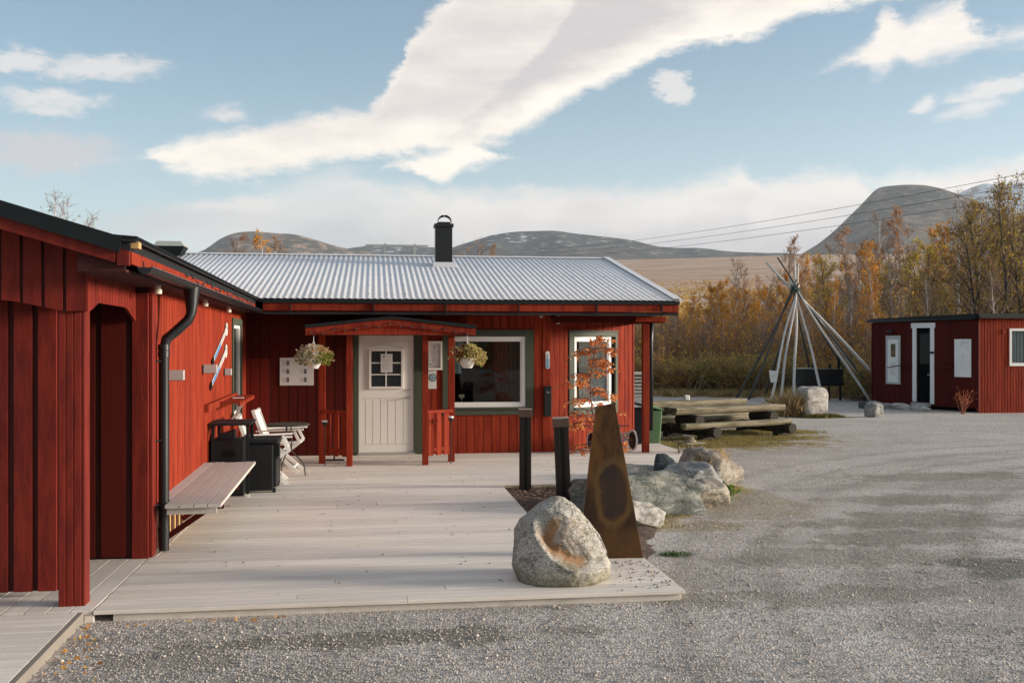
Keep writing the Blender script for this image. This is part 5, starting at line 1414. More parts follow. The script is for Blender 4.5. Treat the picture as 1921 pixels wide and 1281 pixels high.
def lantern():
    t = thing('lantern', 'weathered metal lantern standing on the gravel behind the boulders', 'lantern', (5.36, 16.45, -.085), .3)
    for x in (-.13, .13):
        for y in (-.13, .13): MB().box(x - .014, x + .014, y - .014, y + .014, .02, .25).build('leg', LOG, t)
    m = MB(); m.poly([(-.19, -.19, .251), (.19, -.19, .251), (.19, .19, .251), (-.19, .19, .251)], (0, 0, .018)); m.build('roof_plate', LOG, t)
    MB().lathe([(.12, .270), (.10, .30), (.06, .33), (.075, .335), (.075, .348), (.02, .365)], (0, 0, 0), 12).build('top', LOG, t)
    MB().box(-.15, .15, -.15, .15, 0, .019).build('base', LOGD, t); MB().lathe([(.05, .02), (.05, .13)], (0, 0, 0), 12).build('candle', DOORW, t)
lantern()

# ---- bins, slatted crate, cart at the end of the cafe
def bin_(loc, rz, m, label, w, d, h, slope=.1):
    t = thing('wheelie_bin', label, 'bin', loc, rz)
    mb = MB(); b = [(-w * .42, -d * .42, .04), (w * .42, -d * .42, .04), (w * .42, d * .42, .04), (-w * .42, d * .42, .04), (-w / 2, -d / 2, h), (w / 2, -d / 2, h - slope * 0), (w / 2, d / 2, h), (-w / 2, d / 2, h)]
    mb.v = b
    for f in ((0, 3, 2, 1), (4, 5, 6, 7), (0, 1, 5, 4), (1, 2, 6, 5), (2, 3, 7, 6), (3, 0, 4, 7)): mb.face(f)
    mb.build('body', m, t, bevel=.015)
    mb = MB(); mb.poly([(-w * .54, -d * .55, h + .10), (w * .54, -d * .55, h + .001), (w * .54, -d * .55, h + .03), (-w * .54, -d * .55, h + .14)], (0, d * 1.1, 0)); mb.build('lid', m, t, bevel=.008)
    for y in (-d * .38, d * .38): MB().lathe([(.06, y - .02), (.06, y + .02)], (-w * .40, 0, .06), 14, 'y').build('wheel', BLACKP, t)
    return t
bin_((5.22, 18.55, -.08), R(-8), GREENP, 'green plastic bin with a sloping lid behind the right roof post', .46, .52, .68)
bin_((4.95, 18.15, -.08), R(-8), BLACKP, 'black plastic bin between the wall end and the right roof post', .34, .40, .74)
t = thing('slatted_crate', 'pale slatted timber crate seen between the wall end and the roof post', 'crate', (5.72, 21.2, -.08), R(-8))
for k in range(9): MB().box(-.35, .25, -.03, .0, .56 + k * .078, .605 + k * .078).build('slat', DOORW, t)
for x in (-.33, .20): MB().box(x, x + .06, .001, .04, .0, 1.26).build('upright', DOORW, t)
MB().box(-.4, .3, -.1, .3, 1.27, 1.32).build('top', DOORW, t); MB().box(-.35, .25, .05, .4, .0, .5).build('base_box', WHITE, t)
def cart():
    t = thing('hand_cart', 'small two-wheeled wooden hand cart leaning by the angled wall', 'hand cart', (4.10, 16.75, 0), R(12))
    for k in range(5):
        m = MB(); x = -.22 + k * .10; m.beam((x, -.12, .16), (x + .16, .22, .30), .075, .018); m.build('bed_plank', GREYMET, t)
    for x in (-.42, .36):
        w_ = MB(); pts_ = [(x, .17 * math.cos(a), .19 + .17 * math.sin(a)) for a in np.linspace(0, 2 * math.pi, 25)]; w_.tube(pts_, .016, 6, False); w_ = w_.build('wheel', DOORW, t, smooth=True)
        m = MB(); m.lathe([(.15, x - .004), (.15, x + .004)], (0, 0, .19), 20, 'x'); m.build('wheel_disc', BLACKP, w_)
        MB().lathe([(.02, x - .04), (.02, x + .09)], (0, 0, .19), 10, 'x').build('hub', SILVER, w_)
    MB().tube([(-.42, 0, .19), (.36, 0, .19)], .012, 6).build('axle', BLACK, t)
    MB().tube([(-.58, .02, .47), (.30, .02, .44)], .010, 6).build('handle_bar', BLACK, t)
    for x in (-.25, .12): MB().tube([(x, 0, .20), (x, .02, .46)], .009, 6).build('upright', BLACK, t)
cart()

# ------------------------------------------------------------------ log tables
def half_log(L, r, flat=.35, seg=14, seed=0, n=9):
    mb = MB(); mb.newr(); rr = random.Random(seed)
    for i in range(n):
        x = -L / 2 + L * i / (n - 1); k = 1 + .05 * mnoise.noise(Vector((x * 1.7, seed, 0)))
        for j in range(seg):
            a = 2 * math.pi * j / seg; z = r * k * math.sin(a); z = min(z, r * flat)
            mb.v.append((x, r * k * math.cos(a), z + .012 * mnoise.noise(Vector((x, seed * 3.1, 0)))))
    for i in range(n - 1):
        for j in range(seg): j2 = (j + 1) % seg; mb.face((i * seg + j, i * seg + j2, (i + 1) * seg + j2, (i + 1) * seg + j))
    mb.face(list(range(seg))); mb.face([(n - 1) * seg + j for j in range(seg)][::-1])
    return mb
def log_set(loc, rz, label, first=None):
    if first: c = copy_tree(first); c.location = loc; c.rotation_euler = (0, 0, rz); c['label'] = label; return c
    t = thing('log_table', label, 'log picnic table', loc, rz, 'log picnic tables on the gravel')
    for i, (y, z, L, r, nm, dx) in enumerate(((-.12, .60, 3.0, .125, 'table_log', 0), (.13, .60, 2.95, .125, 'table_log', .02), (-.68, .34, 2.85, .105, 'bench_log', -.28), (.70, .34, 2.85, .105, 'bench_log', -.05))):
        half_log(L, r * .88, .35, seed=i + 1).build(nm, LOG, t, M=Matrix.Translation((dx, y, z)))
    for x in (-1.0, 1.05):
        m = half_log(1.75, .11, .9, seed=int(x * 10)); m.build('cross_log', LOGD, t, M=Matrix.Translation((x, 0, .185)) @ Matrix.Rotation(R(90), 4, 'Z'))
        half_log(.66, .12, .9, seed=int(x * 7)).build('table_bearer', LOGD, t, M=Matrix.Translation((x + .02, 0, .385)) @ Matrix.Rotation(R(90), 4, 'Z'))
        for y in (-.55, .55): half_log(.42, .085, .9, seed=int(x * 5 + y * 9)).build('foot_log', LOGD, t, M=Matrix.Translation((x + .03, y, .055)))
    return t
ls = log_set((7.35, 20.15, -.08), R(22), 'nearer log picnic table with split-log benches on the grassy gravel')
log_set((7.35, 22.3, -.08), R(24), 'farther log picnic table half hidden behind the nearer one', ls)
tag(MB().box(-.06, .06, -.05, .05, 0, .12).build('jar', WHITE, bevel=.02, loc=(7.15, 22.15, -.08 + .645)), 'small white jar standing on the farther log table', 'jar')

# ------------------------------------------------------------------ pole tripod, grill, sign
def tipi():
    t = thing('tent_pole_frame', 'cone of long bleached and dark poles tied near the top, a bare tent frame', 'tent frame', (15.0, 33.0, -.09))
    feet = [((13.03, 34.6), 1), ((13.05, 33.5), 1), ((12.99, 31.4), 0), ((13.32, 31.35), 0), ((13.72, 31.2), 0), ((14.2, 34.9), 1), ((14.85, 31.4), 0), ((16.1, 34.9), 1), ((16.35, 31.05), 0), ((17.3, 33.4), 1), ((17.35, 32.5), 0), ((17.7, 31.7), 0), ((17.0, 31.6), 1)]
    top = Vector((14.55, 33.0, 3.72)); rr = random.Random(4)
    for i, ((x, y), dark) in enumerate(feet):
        f = Vector((x, y, -.09)); ax = top + Vector((rr.uniform(-.06, .06), rr.uniform(-.08, .08), rr.uniform(-.1, .1)))
        ext = rr.uniform(1.03, 1.10) if i not in (3, 4, 9, 11) else 1.27
        pth = []
        for k in range(8):
            s_ = k / 7 * ext; p = f + (ax - f) * s_; p += Vector((.05 * math.sin(s_ * 5 + i), .05 * math.cos(s_ * 4 + i * 2), 0)) * min(1, s_ * 2)
            pth.append(p - Vector((15.0, 33.0, -.09)))
        thick = .068 if i == 11 else .052
        MB().tube(pth, [thick * (1 - .45 * k / 7) for k in range(8)], 8).build('pole', POLED if dark else POLEL, t, smooth=True)
    q = top - Vector((15.0, 33.0, -.09)); m = MB()
    for k in range(5): m.tube([(q.x + .15 * math.cos(a), q.y + .15 * math.sin(a), q.z - .05 + k * .035) for a in np.linspace(0, 6.283, 14)], .012, 5, False)
    m.build('lashing', mat('green_rope', (.03, .07, .05), .8), t)
tipi()
t = thing('paper_notice', 'white sheet pinned to a leaning pole of the bare tent frame', 'notice', (13.02, 31.25, .60), R(-10))
MB().poly([(-.14, 0, .40), (-.08, 0, .0), (.12, 0, .0), (.15, 0, .38)], (0, -.012, 0)).build('sheet', WHITE, t); MB().box(-.05, .08, -.0145, -.0125, .2, .21).build('text_line', INKL, t)
def grill():
    t = thing('barrel_grill', 'black box grill on legs standing inside the bare tent frame', 'grill', (15.2, 32.6, -.09), R(-6))
    MB().box(-.78, .80, -.3, .3, .52, 1.10).build('firebox', BLACK, t, bevel=.02)
    MB().box(-.80, -.1, -.32, .32, 1.101, 1.125).build('grate', GREYMET, t)
    for x in (-.72, .32, .72):
        MB().box(x - .03, x + .03, -.2, -.14, 0, .519).build('leg', BLACK, t)
    for x, h in ((-.18, 1.30), (.42, 1.28)): MB().box(x - .03, x + .03, -.05, .05, 1.101, h).build('handle', BLACK, t)
    MB().box(.74, .82, .10, .18, 1.101, 1.62).build('flue', BLACK, t)
grill()
for i, (x, y) in enumerate(((11.6, 40.3), (13.0, 40.4))):
    t = thing('timber_stack', ['low stack of pale grey boards at the wood edge, left of the other stack', 'low stack of pale grey boards at the wood edge, right of the other stack'][i], 'timber stack', (x, y, -.08), R(3), 'low stacks of pale boards by the wood')
    rr = random.Random(i)
    for k in range(9): MB().beam((-.75 + rr.uniform(-.1, .1), rr.uniform(-.3, .3), .06 + .05 * (k // 2)), (.75 + rr.uniform(-.1, .1), rr.uniform(-.3, .3), .06 + .05 * (k // 2)), .14, .035).build('board', MATS.get('pale_board') or mat('pale_board', (.30, .34, .32), .8, amt=.2, rnd=.2), t)

# ------------------------------------------------------------------ shed on the right
shed = thing('red_shed', 'small red shed with a flat roof and a white-framed narrow door', 'shed', (15.59, 29.53, -.08), math.atan2(25.94 - 29.53, 16.86 - 15.59))
def build_shed():
    # local x runs along the left face towards the camera, +y is inside... outward is -y
    Lf = 3.81; a = -shed.rotation_euler.z
    MR = Matrix.Translation((Lf, 0, 0)) @ Matrix.Rotation(a, 4, 'Z')   # right-hand face: local x = world X
    P = lambda mb, n, m, p=None, **k: mb.build(n, m, p or shed, **k)
    flip = Matrix.Identity(4)
    d = (1.70, 2.20, .22, 2.42)
    mb = MB(); wall_block(mb, 0, Lf, .12, 2.62, .12, (d,)); boards(mb, 0.02, Lf, .12, 2.62, .12, .006, .014, (d, ), gd=.009); P(mb, 'left_wall', [DRED_SHADE, DKR])  # left wall red darkened to stand for its shade
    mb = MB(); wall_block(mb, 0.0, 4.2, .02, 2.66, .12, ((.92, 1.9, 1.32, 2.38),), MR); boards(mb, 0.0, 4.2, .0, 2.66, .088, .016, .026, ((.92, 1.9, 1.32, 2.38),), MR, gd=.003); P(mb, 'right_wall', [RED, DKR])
    mb = MB(); mb.poly([(0, .13, .15), (Lf, .13, .15), tuple(MR @ Vector((4.2, .13, .15))), tuple(MR @ Vector((4.2, 3.4, .15))), (.2, 4.2, .15)], (0, 0, 2.45)); P(mb, 'inner_core', DARKROOM)
    # roofs
    mb = MB(); mb.poly([(-.22, -.10, 2.62), (Lf - .02, -.10, 2.64), (Lf - .02, -.10, 2.76), (-.14, .02, 2.74)], (0, 4.2, .1)); P(mb, 'left_roof', ROOFEDGE)
    mb = MB(); mb.box(-.04, 4.4, -.14, 4.2, 2.665, 2.72, MR); mb.box(-.04, 4.4, -.10, 4.2, 2.721, 2.80, MR); P(mb, 'right_roof', FELT)
    mb = MB(); mb.box(-.03, .0, -.02, .14, .1, 2.6); P(mb, 'corner_board', DRED_SHADE); P(MB().box(Lf - .02, Lf + .03, -.03, .02, .05, 2.64), 'corner_board', DRED_SHADE)
    # door
    mb = MB(); mb.box(d[0], d[1], .03, .07, d[2], d[3]); dr = P(mb, 'door', mat('black_door_paint', (.004, .004, .005), .8, amt=.1, spec=.1))
    MB().box(d[0] + .08, d[1] - .06, .022, .028, 1.35, 2.25).build('door_pane', mat('shed_glass', (.012, .014, .010), .4, spec=.3), dr)
    MB().box(d[1] - .12, d[1] - .03, -.0, .02, 1.02, 1.04).build('handle', SILVER, dr)
    mb = MB(); mb.box(d[0] - .14, d[0], -.035, .02, d[2], d[3]); mb.box(d[1], d[1] + .14, -.035, .02, d[2] - .05, d[3]); mb.box(d[0] - .18, d[1] + .18, -.045, .02, d[3], d[3] + .15); P(mb, 'door_frame', WHITE, bevel=.004)
    MB().box(d[1] - .02, d[1] + .15, -.07, -.036, 1.66, 1.72).build('lock_bar', BLACK, shed)
    MB().box(d[0] - .05, d[1] + .05, -.20, -.04, .10, .20).build('door_step', GREYMET, shed)
    P(MB().box(2.42, 3.02, -.11, -.02, 1.24, 1.33), 'shelf', DRED_SHADE); P(MB().beam((.85, -.30, 1.22), (1.55, -.04, 1.36), .05, .03), 'bar', DRED_SHADE)
    mb = MB(); frame_boxes(mb, .92, 1.9, 1.32, 2.38, .07, -.05, .0, wb=.09); w_ = P(mb, 'window', WHITE, M=MR)
    mb = MB()
    for k in range(16): mb.box(.99 + k * .053, 1.035 + k * .053, .035 + .02 * (k % 2), .05 + .02 * (k % 2), 1.41, 2.31)
    mb.build('curtain', mat('white_net_curtain', (.48, .52, .52), .9), w_, M=MR)
    MB().box(.99, 1.83, .004, .010, 1.41, 2.31).build('pane', GLASS, w_, M=MR)
    P(MB().box(.70, .80, -.05, -.03, 2.22, 2.36), 'vent_cover', RED, M=MR)
build_shed()
SM = Matrix.Translation((15.59, 29.53, -.08)) @ Matrix.Rotation(shed.rotation_euler.z, 4, 'Z')
def on_shed(name, label, cat, x0, x1, z0, z1, m):
    t = thing(name, label, cat, tuple(SM @ Vector(((x0 + x1) / 2, -.03, z0))), shed.rotation_euler.z); w = (x1 - x0) / 2
    MB().box(-w, w, -.012, .002, 0, z1 - z0).build('board', m, t); return t, w, z1 - z0
t, w, h = on_shed('tall_sign', 'tall narrow white sign with a small picture left of the shed door', 'sign', .56, 1.12, .71, 2.20, GREYMET)
MB().box(-w * .72, w * .72, -.016, -.0125, .06, h - .12).build('poster', WHITE, t)
MB().box(-w * .28, w * .35, -.020, -.0165, h * .56, h * .83).build('picture', mat('sign_picture', (.16, .10, .05), .8, amt=.6, scale=9, color2=(.03, .10, .05), c2scale=7), t)
m = MB()
for k in range(7): m.box(-w * .4, w * (.4 - .1 * (k % 3)), -.019, -.0165, h * .20 + k * .055, h * .20 + k * .055 + .014)
m.build('text_lines', INKL, t)
t, w, h = on_shed('map_board', 'cream rectangular map board with faint lines right of the shed door', 'map board', 3.05, 3.60, 1.0, 2.08, WHITE)
m = MB(); rr = random.Random(2)
for k in range(14):
    x, z = rr.uniform(-w * .7, w * .7), rr.uniform(.12, h - .12); m.tube([(x, -.0135, z), (x + rr.uniform(-.05, .05), -.0135, z + rr.uniform(.02, .07)), (x + rr.uniform(-.08, .08), -.0135, z + rr.uniform(.06, .14))], .003, 4)
for k in range(2): m.box(-.0 , w * .7, -.014, -.0125, h - .06 - k * .06, h - .05 - k * .06)
m.build('map_lines', INKL, t)
t = thing('shed_lamp', 'small black lamp on the shed wall above the tall white sign', 'wall lamp', tuple(SM @ Vector((.82, -.03, 2.28))), shed.rotation_euler.z)
MB().lathe([(.05, 0), (.10, .03), (.08, .08), (.02, .10)], (0, -.10, 0), 12).build('shade', BLACK, t); MB().box(-.02, .02, -.06, .01, .04, .06).build('arm', BLACK, t)
SG = 'stones and slabs by the shed door'
for i, (x, y, dx, dy, dz, m_, lb) in enumerate(((1.75, -.75, 1.0, .42, .16, RK_PALE, 'flat pale slab forming the step right under the shed door'), (1.2, -1.15, .62, .5, .20, RK_GREY, 'grey stone lying in front of the shed step'),
        (.85, -1.25, .5, .36, .16, RK_DARK, 'dark flat stone left of the grey one before the shed step'), (2.55, -.80, .75, .35, .14, RK_PALE, 'long pale stone to the right of the shed step'), (.95, -.6, .75, .4, .12, RK_PALE, 'flat pale slab to the left of the shed step'))):
    p = SM @ Vector((x, y, 0)); boulder('step_stone', lb, (p.x, p.y, -.12), (dx, dy, dz * 1.6), m_, 70 + i, shed.rotation_euler.z, .08, 8, 3, 'stone', SG)

# ------------------------------------------------------------------ power lines
def ray_pt(u, v, t):
    a = (u - 960.5) / FPX; c, s_ = math.cos(YAW), math.sin(YAW); return Vector(((s_ + c * a) * t, (c - s_ * a) * t, 1.85 + (646 - v) / FPX * t))
for i, (va, vm, vb) in enumerate(((471, 437, 312), (476, 446, 335), (482, 456, 358))):
    A_, B_ = ray_pt(930, va, 190), ray_pt(1990, vb, 62); pth = []
    for k in range(41):
        s_ = k / 40; p = A_.lerp(B_, s_); p.z -= 4 * 1.3 * s_ * (1 - s_); pth.append(p)
    o = MB().tube(pth, .018, 5).build('power_line', mat('cable_black', (.03, .03, .03), .6) if 'cable_black' not in MATS else MATS['cable_black'])
    tag(o, ['highest of the three overhead cables crossing the sky', 'middle one of the three overhead cables crossing the sky', 'lowest of the three overhead cables crossing the sky'][i], 'power line', 'overhead cables')
# ------------------------------------------------------------------ trees
def tree_proto(seed, H, leaves, leafmat, bark, crown_from=.25, spread=.30, twigs=9, nbr=26, lsize=.075, lean=.04, leafy_top=True, weep=0.0):
    rr = random.Random(seed); tr = MB(); cr = MB()
    n = 9; path = []; ax, ay = rr.uniform(-lean, lean) * H, rr.uniform(-lean, lean) * H
    for i in range(n):
        t = i / (n - 1); path.append(Vector((ax * t * t + .05 * math.sin(t * 7 + seed) * t, ay * t * t + .05 * math.cos(t * 6 + seed) * t, H * t * .97)))
    r0 = .011 * H + .012
    tr.tube(path, [r0 * (1 - .88 * (i / (n - 1)) ** .8) for i in range(n)], 7)
    def at(t):
        f = t * (n - 1); i = min(n - 2, int(f)); return path[i].lerp(path[i + 1], f - i)
    for b in range(nbr):
        t = crown_from + (1 - crown_from) * (b + rr.random()) / nbr * .97
        base = at(t); a = rr.uniform(0, 6.283); up = .75 + .9 * t + rr.uniform(-.2, .35)
        L = H * spread * (1.12 - t) ** .75 * rr.uniform(.55, 1.1) + .25
        d = Vector((math.cos(a), math.sin(a), up)).normalized(); bp = [base]; p = base.copy()
        for k in range(4):
            d = (d + Vector((rr.gauss(0, .13), rr.gauss(0, .13), rr.gauss(.05, .10) - weep * k * .2))).normalized(); p = p + d * L / 4; bp.append(p.copy())
        rb = r0 * (1 - t) * .42 + .007
        tr.tube(bp, [rb, rb * .8, rb * .6, rb * .42, rb * .25], 4, False)
        for w in range(twigs):
            s_ = rr.uniform(.15, 1.0) * 4; i = min(3, int(s_)); q = bp[i].lerp(bp[i + 1], s_ - i)
            dd = (d * .7 + Vector((rr.gauss(0, .55), rr.gauss(0, .55), rr.gauss(.35, .4) - weep))).normalized(); tl = L * rr.uniform(.18, .42) + .12
            q1 = q + dd * tl * .5 + Vector((rr.gauss(0, .02), rr.gauss(0, .02), .01)); q2 = q + dd * tl + Vector((rr.gauss(0, .04), rr.gauss(0, .04), .03 - weep * .1))
            cr.mi = 0; cr.tube([q, q1, q2], [.0075, .0055, .0028], 3, False)
            for z in range(2):
                e = q1 + (Vector((rr.gauss(0, 1), rr.gauss(0, 1), rr.gauss(.4, .7))).normalized()) * tl * .45
                cr.tube([q1, e], [.0045, .0022], 3, False)
                cr.mi = 1
                for _ in range(leaves // 3):
                    cr.leaf(q1.lerp(e, rr.random()) + Vector((rr.gauss(0, .03), rr.gauss(0, .03), rr.gauss(0, .03))), lsize * rr.uniform(.6, 1.2), asp=.7)
                cr.mi = 0
            cr.mi = 1
            for _ in range(leaves // 3 + (1 if rr.random() < (leaves % 3) / 3 else 0)):
                cr.leaf(q1.lerp(q2, rr.random()) + Vector((rr.gauss(0, .03), rr.gauss(0, .03), rr.gauss(0, .03))), lsize * rr.uniform(.6, 1.2), asp=.7)
            cr.mi = 0
    zm = max(p[2] for p in cr.v); k_ = H / zm
    for mb_ in (tr, cr): mb_.v = [(p[0] * k_, p[1] * k_, p[2] * k_) for p in mb_.v]
    return tr, cr
KIND = [  # name, label, leaves, leaf material, bark, crown_from, spread, twigs, nbr, leaf size, weep
    ('birch_tree', 'thin nearly bare birch with pale trunk and brown twigs in the wood', 2, L_BROWN, BARKB, .30, .24, 9, 24, .06, .0, 'nearly bare birches in the wood'),
    ('birch_tree', 'slender birch with sparse rusty brown leaves in the wood behind the yard', 6, L_BROWN, BARKB, .18, .24, 9, 26, .07, .0, 'rusty brown birches in the wood'),
    ('birch_tree', 'young birch full of bright orange leaves in the wood behind the yard', 12, L_ORANGE, BARKB, .10, .24, 9, 26, .08, .0, 'orange birches in the wood'),
    ('willow_tree', 'bushy tree with glowing yellow leaves in the wood behind the shed', 9, L_YELLOW, BARKD, .10, .36, 9, 26, .08, .1, 'yellow trees in the wood'),
    ('willow_tree', 'dark crooked tree with olive and golden leaves in the wood', 6, L_OLIVE, BARKD, .08, .38, 10, 30, .075, .1, 'olive trees in the wood'),
]
protos = []
for k, K in enumerate(KIND):
    for var in range(3 if k in (0, 1, 4) else 2):
        H = 6.0; tr, cr = tree_proto(100 + k * 10 + var * 3, H, K[2], K[3], K[4], K[5], K[6], K[7], K[8], K[9], .05 if k < 3 else .10, True, K[10])
        root = thing(K[0], K[1], 'tree', (0, 0, -50), 0, K[11])
        tr.build('trunk', K[4], root, smooth=True); cr.build('crown', [TWIG, K[3]], root)
        protos.append((k, root))
used_proto = set(); tree_count = 0
def place_tree(k, x, y, H, rz, rr):
    global tree_count
    c_ = [r for kk, r in protos if kk == k]; r = c_[rr.randrange(len(c_))]
    if r.name not in used_proto: used_proto.add(r.name); o = r
    else: o = copy_tree(r)
    o.location = (x, y, ground_h(x, y) - .05); o.rotation_euler = (0, 0, rz); s = H / 6.0; w = s * rr.uniform(.85, 1.15)
    o.scale = (w, w, s); tree_count += 1; return o
rr = random.Random(21)
def vtop(u): return float(np.interp(u, [1180, 1250, 1330, 1400, 1470, 1540, 1600, 1660, 1700, 1760, 1820, 1870, 1921, 2100], [556, 548, 532, 500, 470, 478, 452, 455, 420, 424, 398, 375, 358, 345]))
cands = []
for _ in range(900):
    u = rr.uniform(1150, 2080); r = 43 + (rr.random() ** 1.35) * 52
    if u > 1640: r = 38 + (rr.random() ** 1.3) * 45
    cands.append((rr.uniform(1640, 2080), 38 + (rr.random() ** 1.3) * 45)) if rr.random() < .5 else None
    cands.append((u, r))
placed = []
for u, r in cands:
    if len(placed) >= 270: break
    a = az_of(u); x, y = r * math.sin(a), r * math.cos(a)
    if any((x - px_) ** 2 + (y - py_) ** 2 < (1.0 + .010 * r) ** 2 for px_, py_, *_ in placed): continue
    zt_ = 1.85 + (646 - vtop(u)) / FPX * r; Hmax = zt_ - ground_h(x, y)
    q = rr.random(); f = .98 if q < .10 else rr.uniform(.50, .86)
    H = max(2.2, min(9.5, Hmax * f))
    if u > 1690: k = rr.choices([0, 1, 2, 3, 4], [.22, .20, .04, .07, .47])[0]
    elif u > 1580: k = rr.choices([0, 1, 2, 3, 4], [.32, .30, .13, .10, .15])[0]
    elif u > 1420: k = rr.choices([0, 1, 2, 3, 4], [.30, .32, .34, .03, .01])[0]
    else: k = rr.choices([0, 1, 2, 3, 4], [.16, .24, .58, .02, .0])[0]
    placed.append((x, y, H, k, u))
SHORT = ['nearly bare pale-trunked birch', 'slender rusty brown birch', 'bright orange-leaved birch', 'yellow-leaved bushy tree', 'dark crooked olive-leaved tree']
def relabel(o, k, u, r, H):
    sec = 'between the cafe roof corner and the tent frame' if u < 1390 else 'directly behind the tent frame' if u < 1560 else 'between the tent frame and the shed' if u < 1650 else 'behind the left half of the red shed' if u < 1790 else 'behind the right half of the red shed'
    size = 'tall' if H > 5.4 else 'middling' if H > 3.9 else 'short'
    row = 'front row' if r < 54 else 'back row'
    o['label'] = '%s %s, %s, %s' % (size, SHORT[k], row, sec); o['group'] = '%s, %s, %s' % (SHORT[k].replace('birch', 'birches').replace('tree', 'trees'), size + ' ' + row, sec)
for x, y, H, k, u in placed: relabel(place_tree(k, x, y, H, rr.uniform(0, 6.28), rr), k, u, math.hypot(x, y), H)
# marked singles that stand out above the wood
for u, v, r, k in ((1476, 446, 60, 1), (1598, 430, 62, 1), (1655, 404, 58, 0), (1698, 398, 55, 1), (1800, 374, 47, 0), (1745, 452, 52, 3), (1715, 470, 54, 3), (1845, 385, 42, 4), (1897, 352, 40, 4), (1925, 345, 41, 4), (1885, 392, 46, 4), (1335, 530, 50, 2), (1300, 545, 52, 2), (1385, 480, 66, 0), (1625, 520, 47, 2)):
    a = az_of(u); x, y = r * math.sin(a), r * math.cos(a); H = 1.85 + (646 - v) / FPX * r - ground_h(x, y); relabel(place_tree(k, x, y, H, rr.uniform(0, 6.28), rr), k, u, r, H)
# crowns showing over the roofs
for u, v, r, k in ((105, 376, 34, 0), (160, 412, 38, 0), (450, 438, 62, 1), (497, 430, 60, 2), (515, 444, 66, 1), (875, 452, 58, 0), (905, 440, 60, 0), (925, 452, 64, 1)):
    a = az_of(u); x, y = r * math.sin(a), r * math.cos(a)
    o = place_tree(k, x, y, 1.85 + (646 - v) / FPX * r - ground_h(x, y), rr.uniform(0, 6.28), rr)
    lb = {0: 'bare birch', 1: 'rusty brown birch', 2: 'orange birch'}[k]
    side = 'above the black wing roof edge' if u < 300 else ('above the left end of the steel roof ridge' if u < 600 else 'above the steel roof just right of the chimney')
    o['label'] = 'twiggy top of a %s %s' % (lb, side); o['group'] = 'trees showing ' + side
for k, r in protos:
    if r.name not in used_proto:
        for c_ in list(r.children): bpy.data.objects.remove(c_)
        bpy.data.objects.remove(r)

# ------------------------------------------------------------------ undergrowth (one mass)
def bake_scatter(name, label, cat, protos_, spots, mats_):
    """write many turned and scaled copies of small meshes into one mesh"""
    V = []; F = []; MI_ = []; RV = []; off = 0
    arr = [(np.array(p.v, float), p.f, np.array(p.m), np.array(p.r)) for p in protos_]
    rn = np.random.default_rng(3)
    for x, y, z, s, sz in spots:
        v, f, mi, r_ = arr[rn.integers(len(arr))]; t = rn.uniform(0, 6.28); c, s_ = math.cos(t), math.sin(t)
        w = np.empty_like(v); w[:, 0] = (v[:, 0] * c - v[:, 1] * s_) * s + x; w[:, 1] = (v[:, 0] * s_ + v[:, 1] * c) * s + y; w[:, 2] = v[:, 2] * sz + z
        V.append(w); F.extend([tuple(i + off for i in ff) for ff in f]); MI_.append(mi); RV.append(np.clip(r_ * .6 + rn.uniform(-.5, .5), -1, 1)); off += len(v)
    V = np.concatenate(V); me = bpy.data.meshes.new(name); me.from_pydata(V.tolist(), [], F)
    for m in mats_: me.materials.append(m)
    me.polygons.foreach_set('material_index', np.concatenate(MI_).astype(int)); at = me.attributes.new('rnd', 'FLOAT', 'FACE'); at.data.foreach_set('value', np.concatenate(RV))
    me.update(); o = bpy.data.objects.new(name, me); COL.objects.link(o); return tag(o, label, cat, kind='stuff')
def shrub(seed, stems, h, spread, leaves, lm, lsize=.07):
    r_ = random.Random(seed); m = MB()
    for i in range(stems):
        a = r_.uniform(0, 6.28); d = Vector((math.cos(a) * spread * r_.uniform(.1, 1), math.sin(a) * spread * r_.uniform(.1, 1), 1)); L = h * r_.uniform(.55, 1.05)
        b = Vector((r_.gauss(0, .12), r_.gauss(0, .12), 0)); pts_ = [b, b + d * L * .5 + Vector((r_.gauss(0, .05), r_.gauss(0, .05), 0)), b + d * L + Vector((r_.gauss(0, .1), r_.gauss(0, .1), 0))]
        m.mi = 0; m.tube(pts_, [.012, .009, .004], 3, False)
        for k in range(4):
            t = r_.uniform(.3, 1); q = pts_[0].lerp(pts_[2], t); e = q + Vector((r_.gauss(0, .16), r_.gauss(0, .16), r_.uniform(.1, .35)))
            m.mi = 0; m.tube([q, e], [.005, .0025], 3, False); m.mi = lm
            for _ in range(leaves): m.leaf(q.lerp(e, r_.random()) + Vector((r_.gauss(0, .05), r_.gauss(0, .05), r_.gauss(0, .05))), lsize * r_.uniform(.6, 1.3))
    return m
rr = random.Random(5)
SH = [shrub(1, 16, 1.7, .35, 3, 1), shrub(2, 18, 2.0, .28, 2, 1), shrub(3, 16, 1.5, .4, 4, 1), shrub(4, 16, 1.6, .35, 4, 2), shrub(5, 15, 1.8, .3, 1, 1)]
LOW = [shrub(11, 14, .85, .6, 6, 3, .08), shrub(12, 14, .95, .5, 6, 3, .08), shrub(13, 14, 1.1, .5, 5, 1, .08)]
sp_ = []
for _ in range(1500):
    u = rr.uniform(1130, 2080); r = 42.5 + (rr.random() ** 1.2) * 46; a = az_of(u)
    if u > 1640: r -= 5
    x, y = r * math.sin(a), r * math.cos(a); s = rr.uniform(.8, 1.5); sp_.append((x, y, ground_h(x, y) - .05, s, s * rr.uniform(.8, 1.3)))
bake_scatter('undergrowth', 'dense brown and rusty willow scrub filling the wood between the birch trunks', 'undergrowth', SH, sp_, [TWIG, L_BRUSH, L_ORANGE, L_GREENB])
sp_ = []
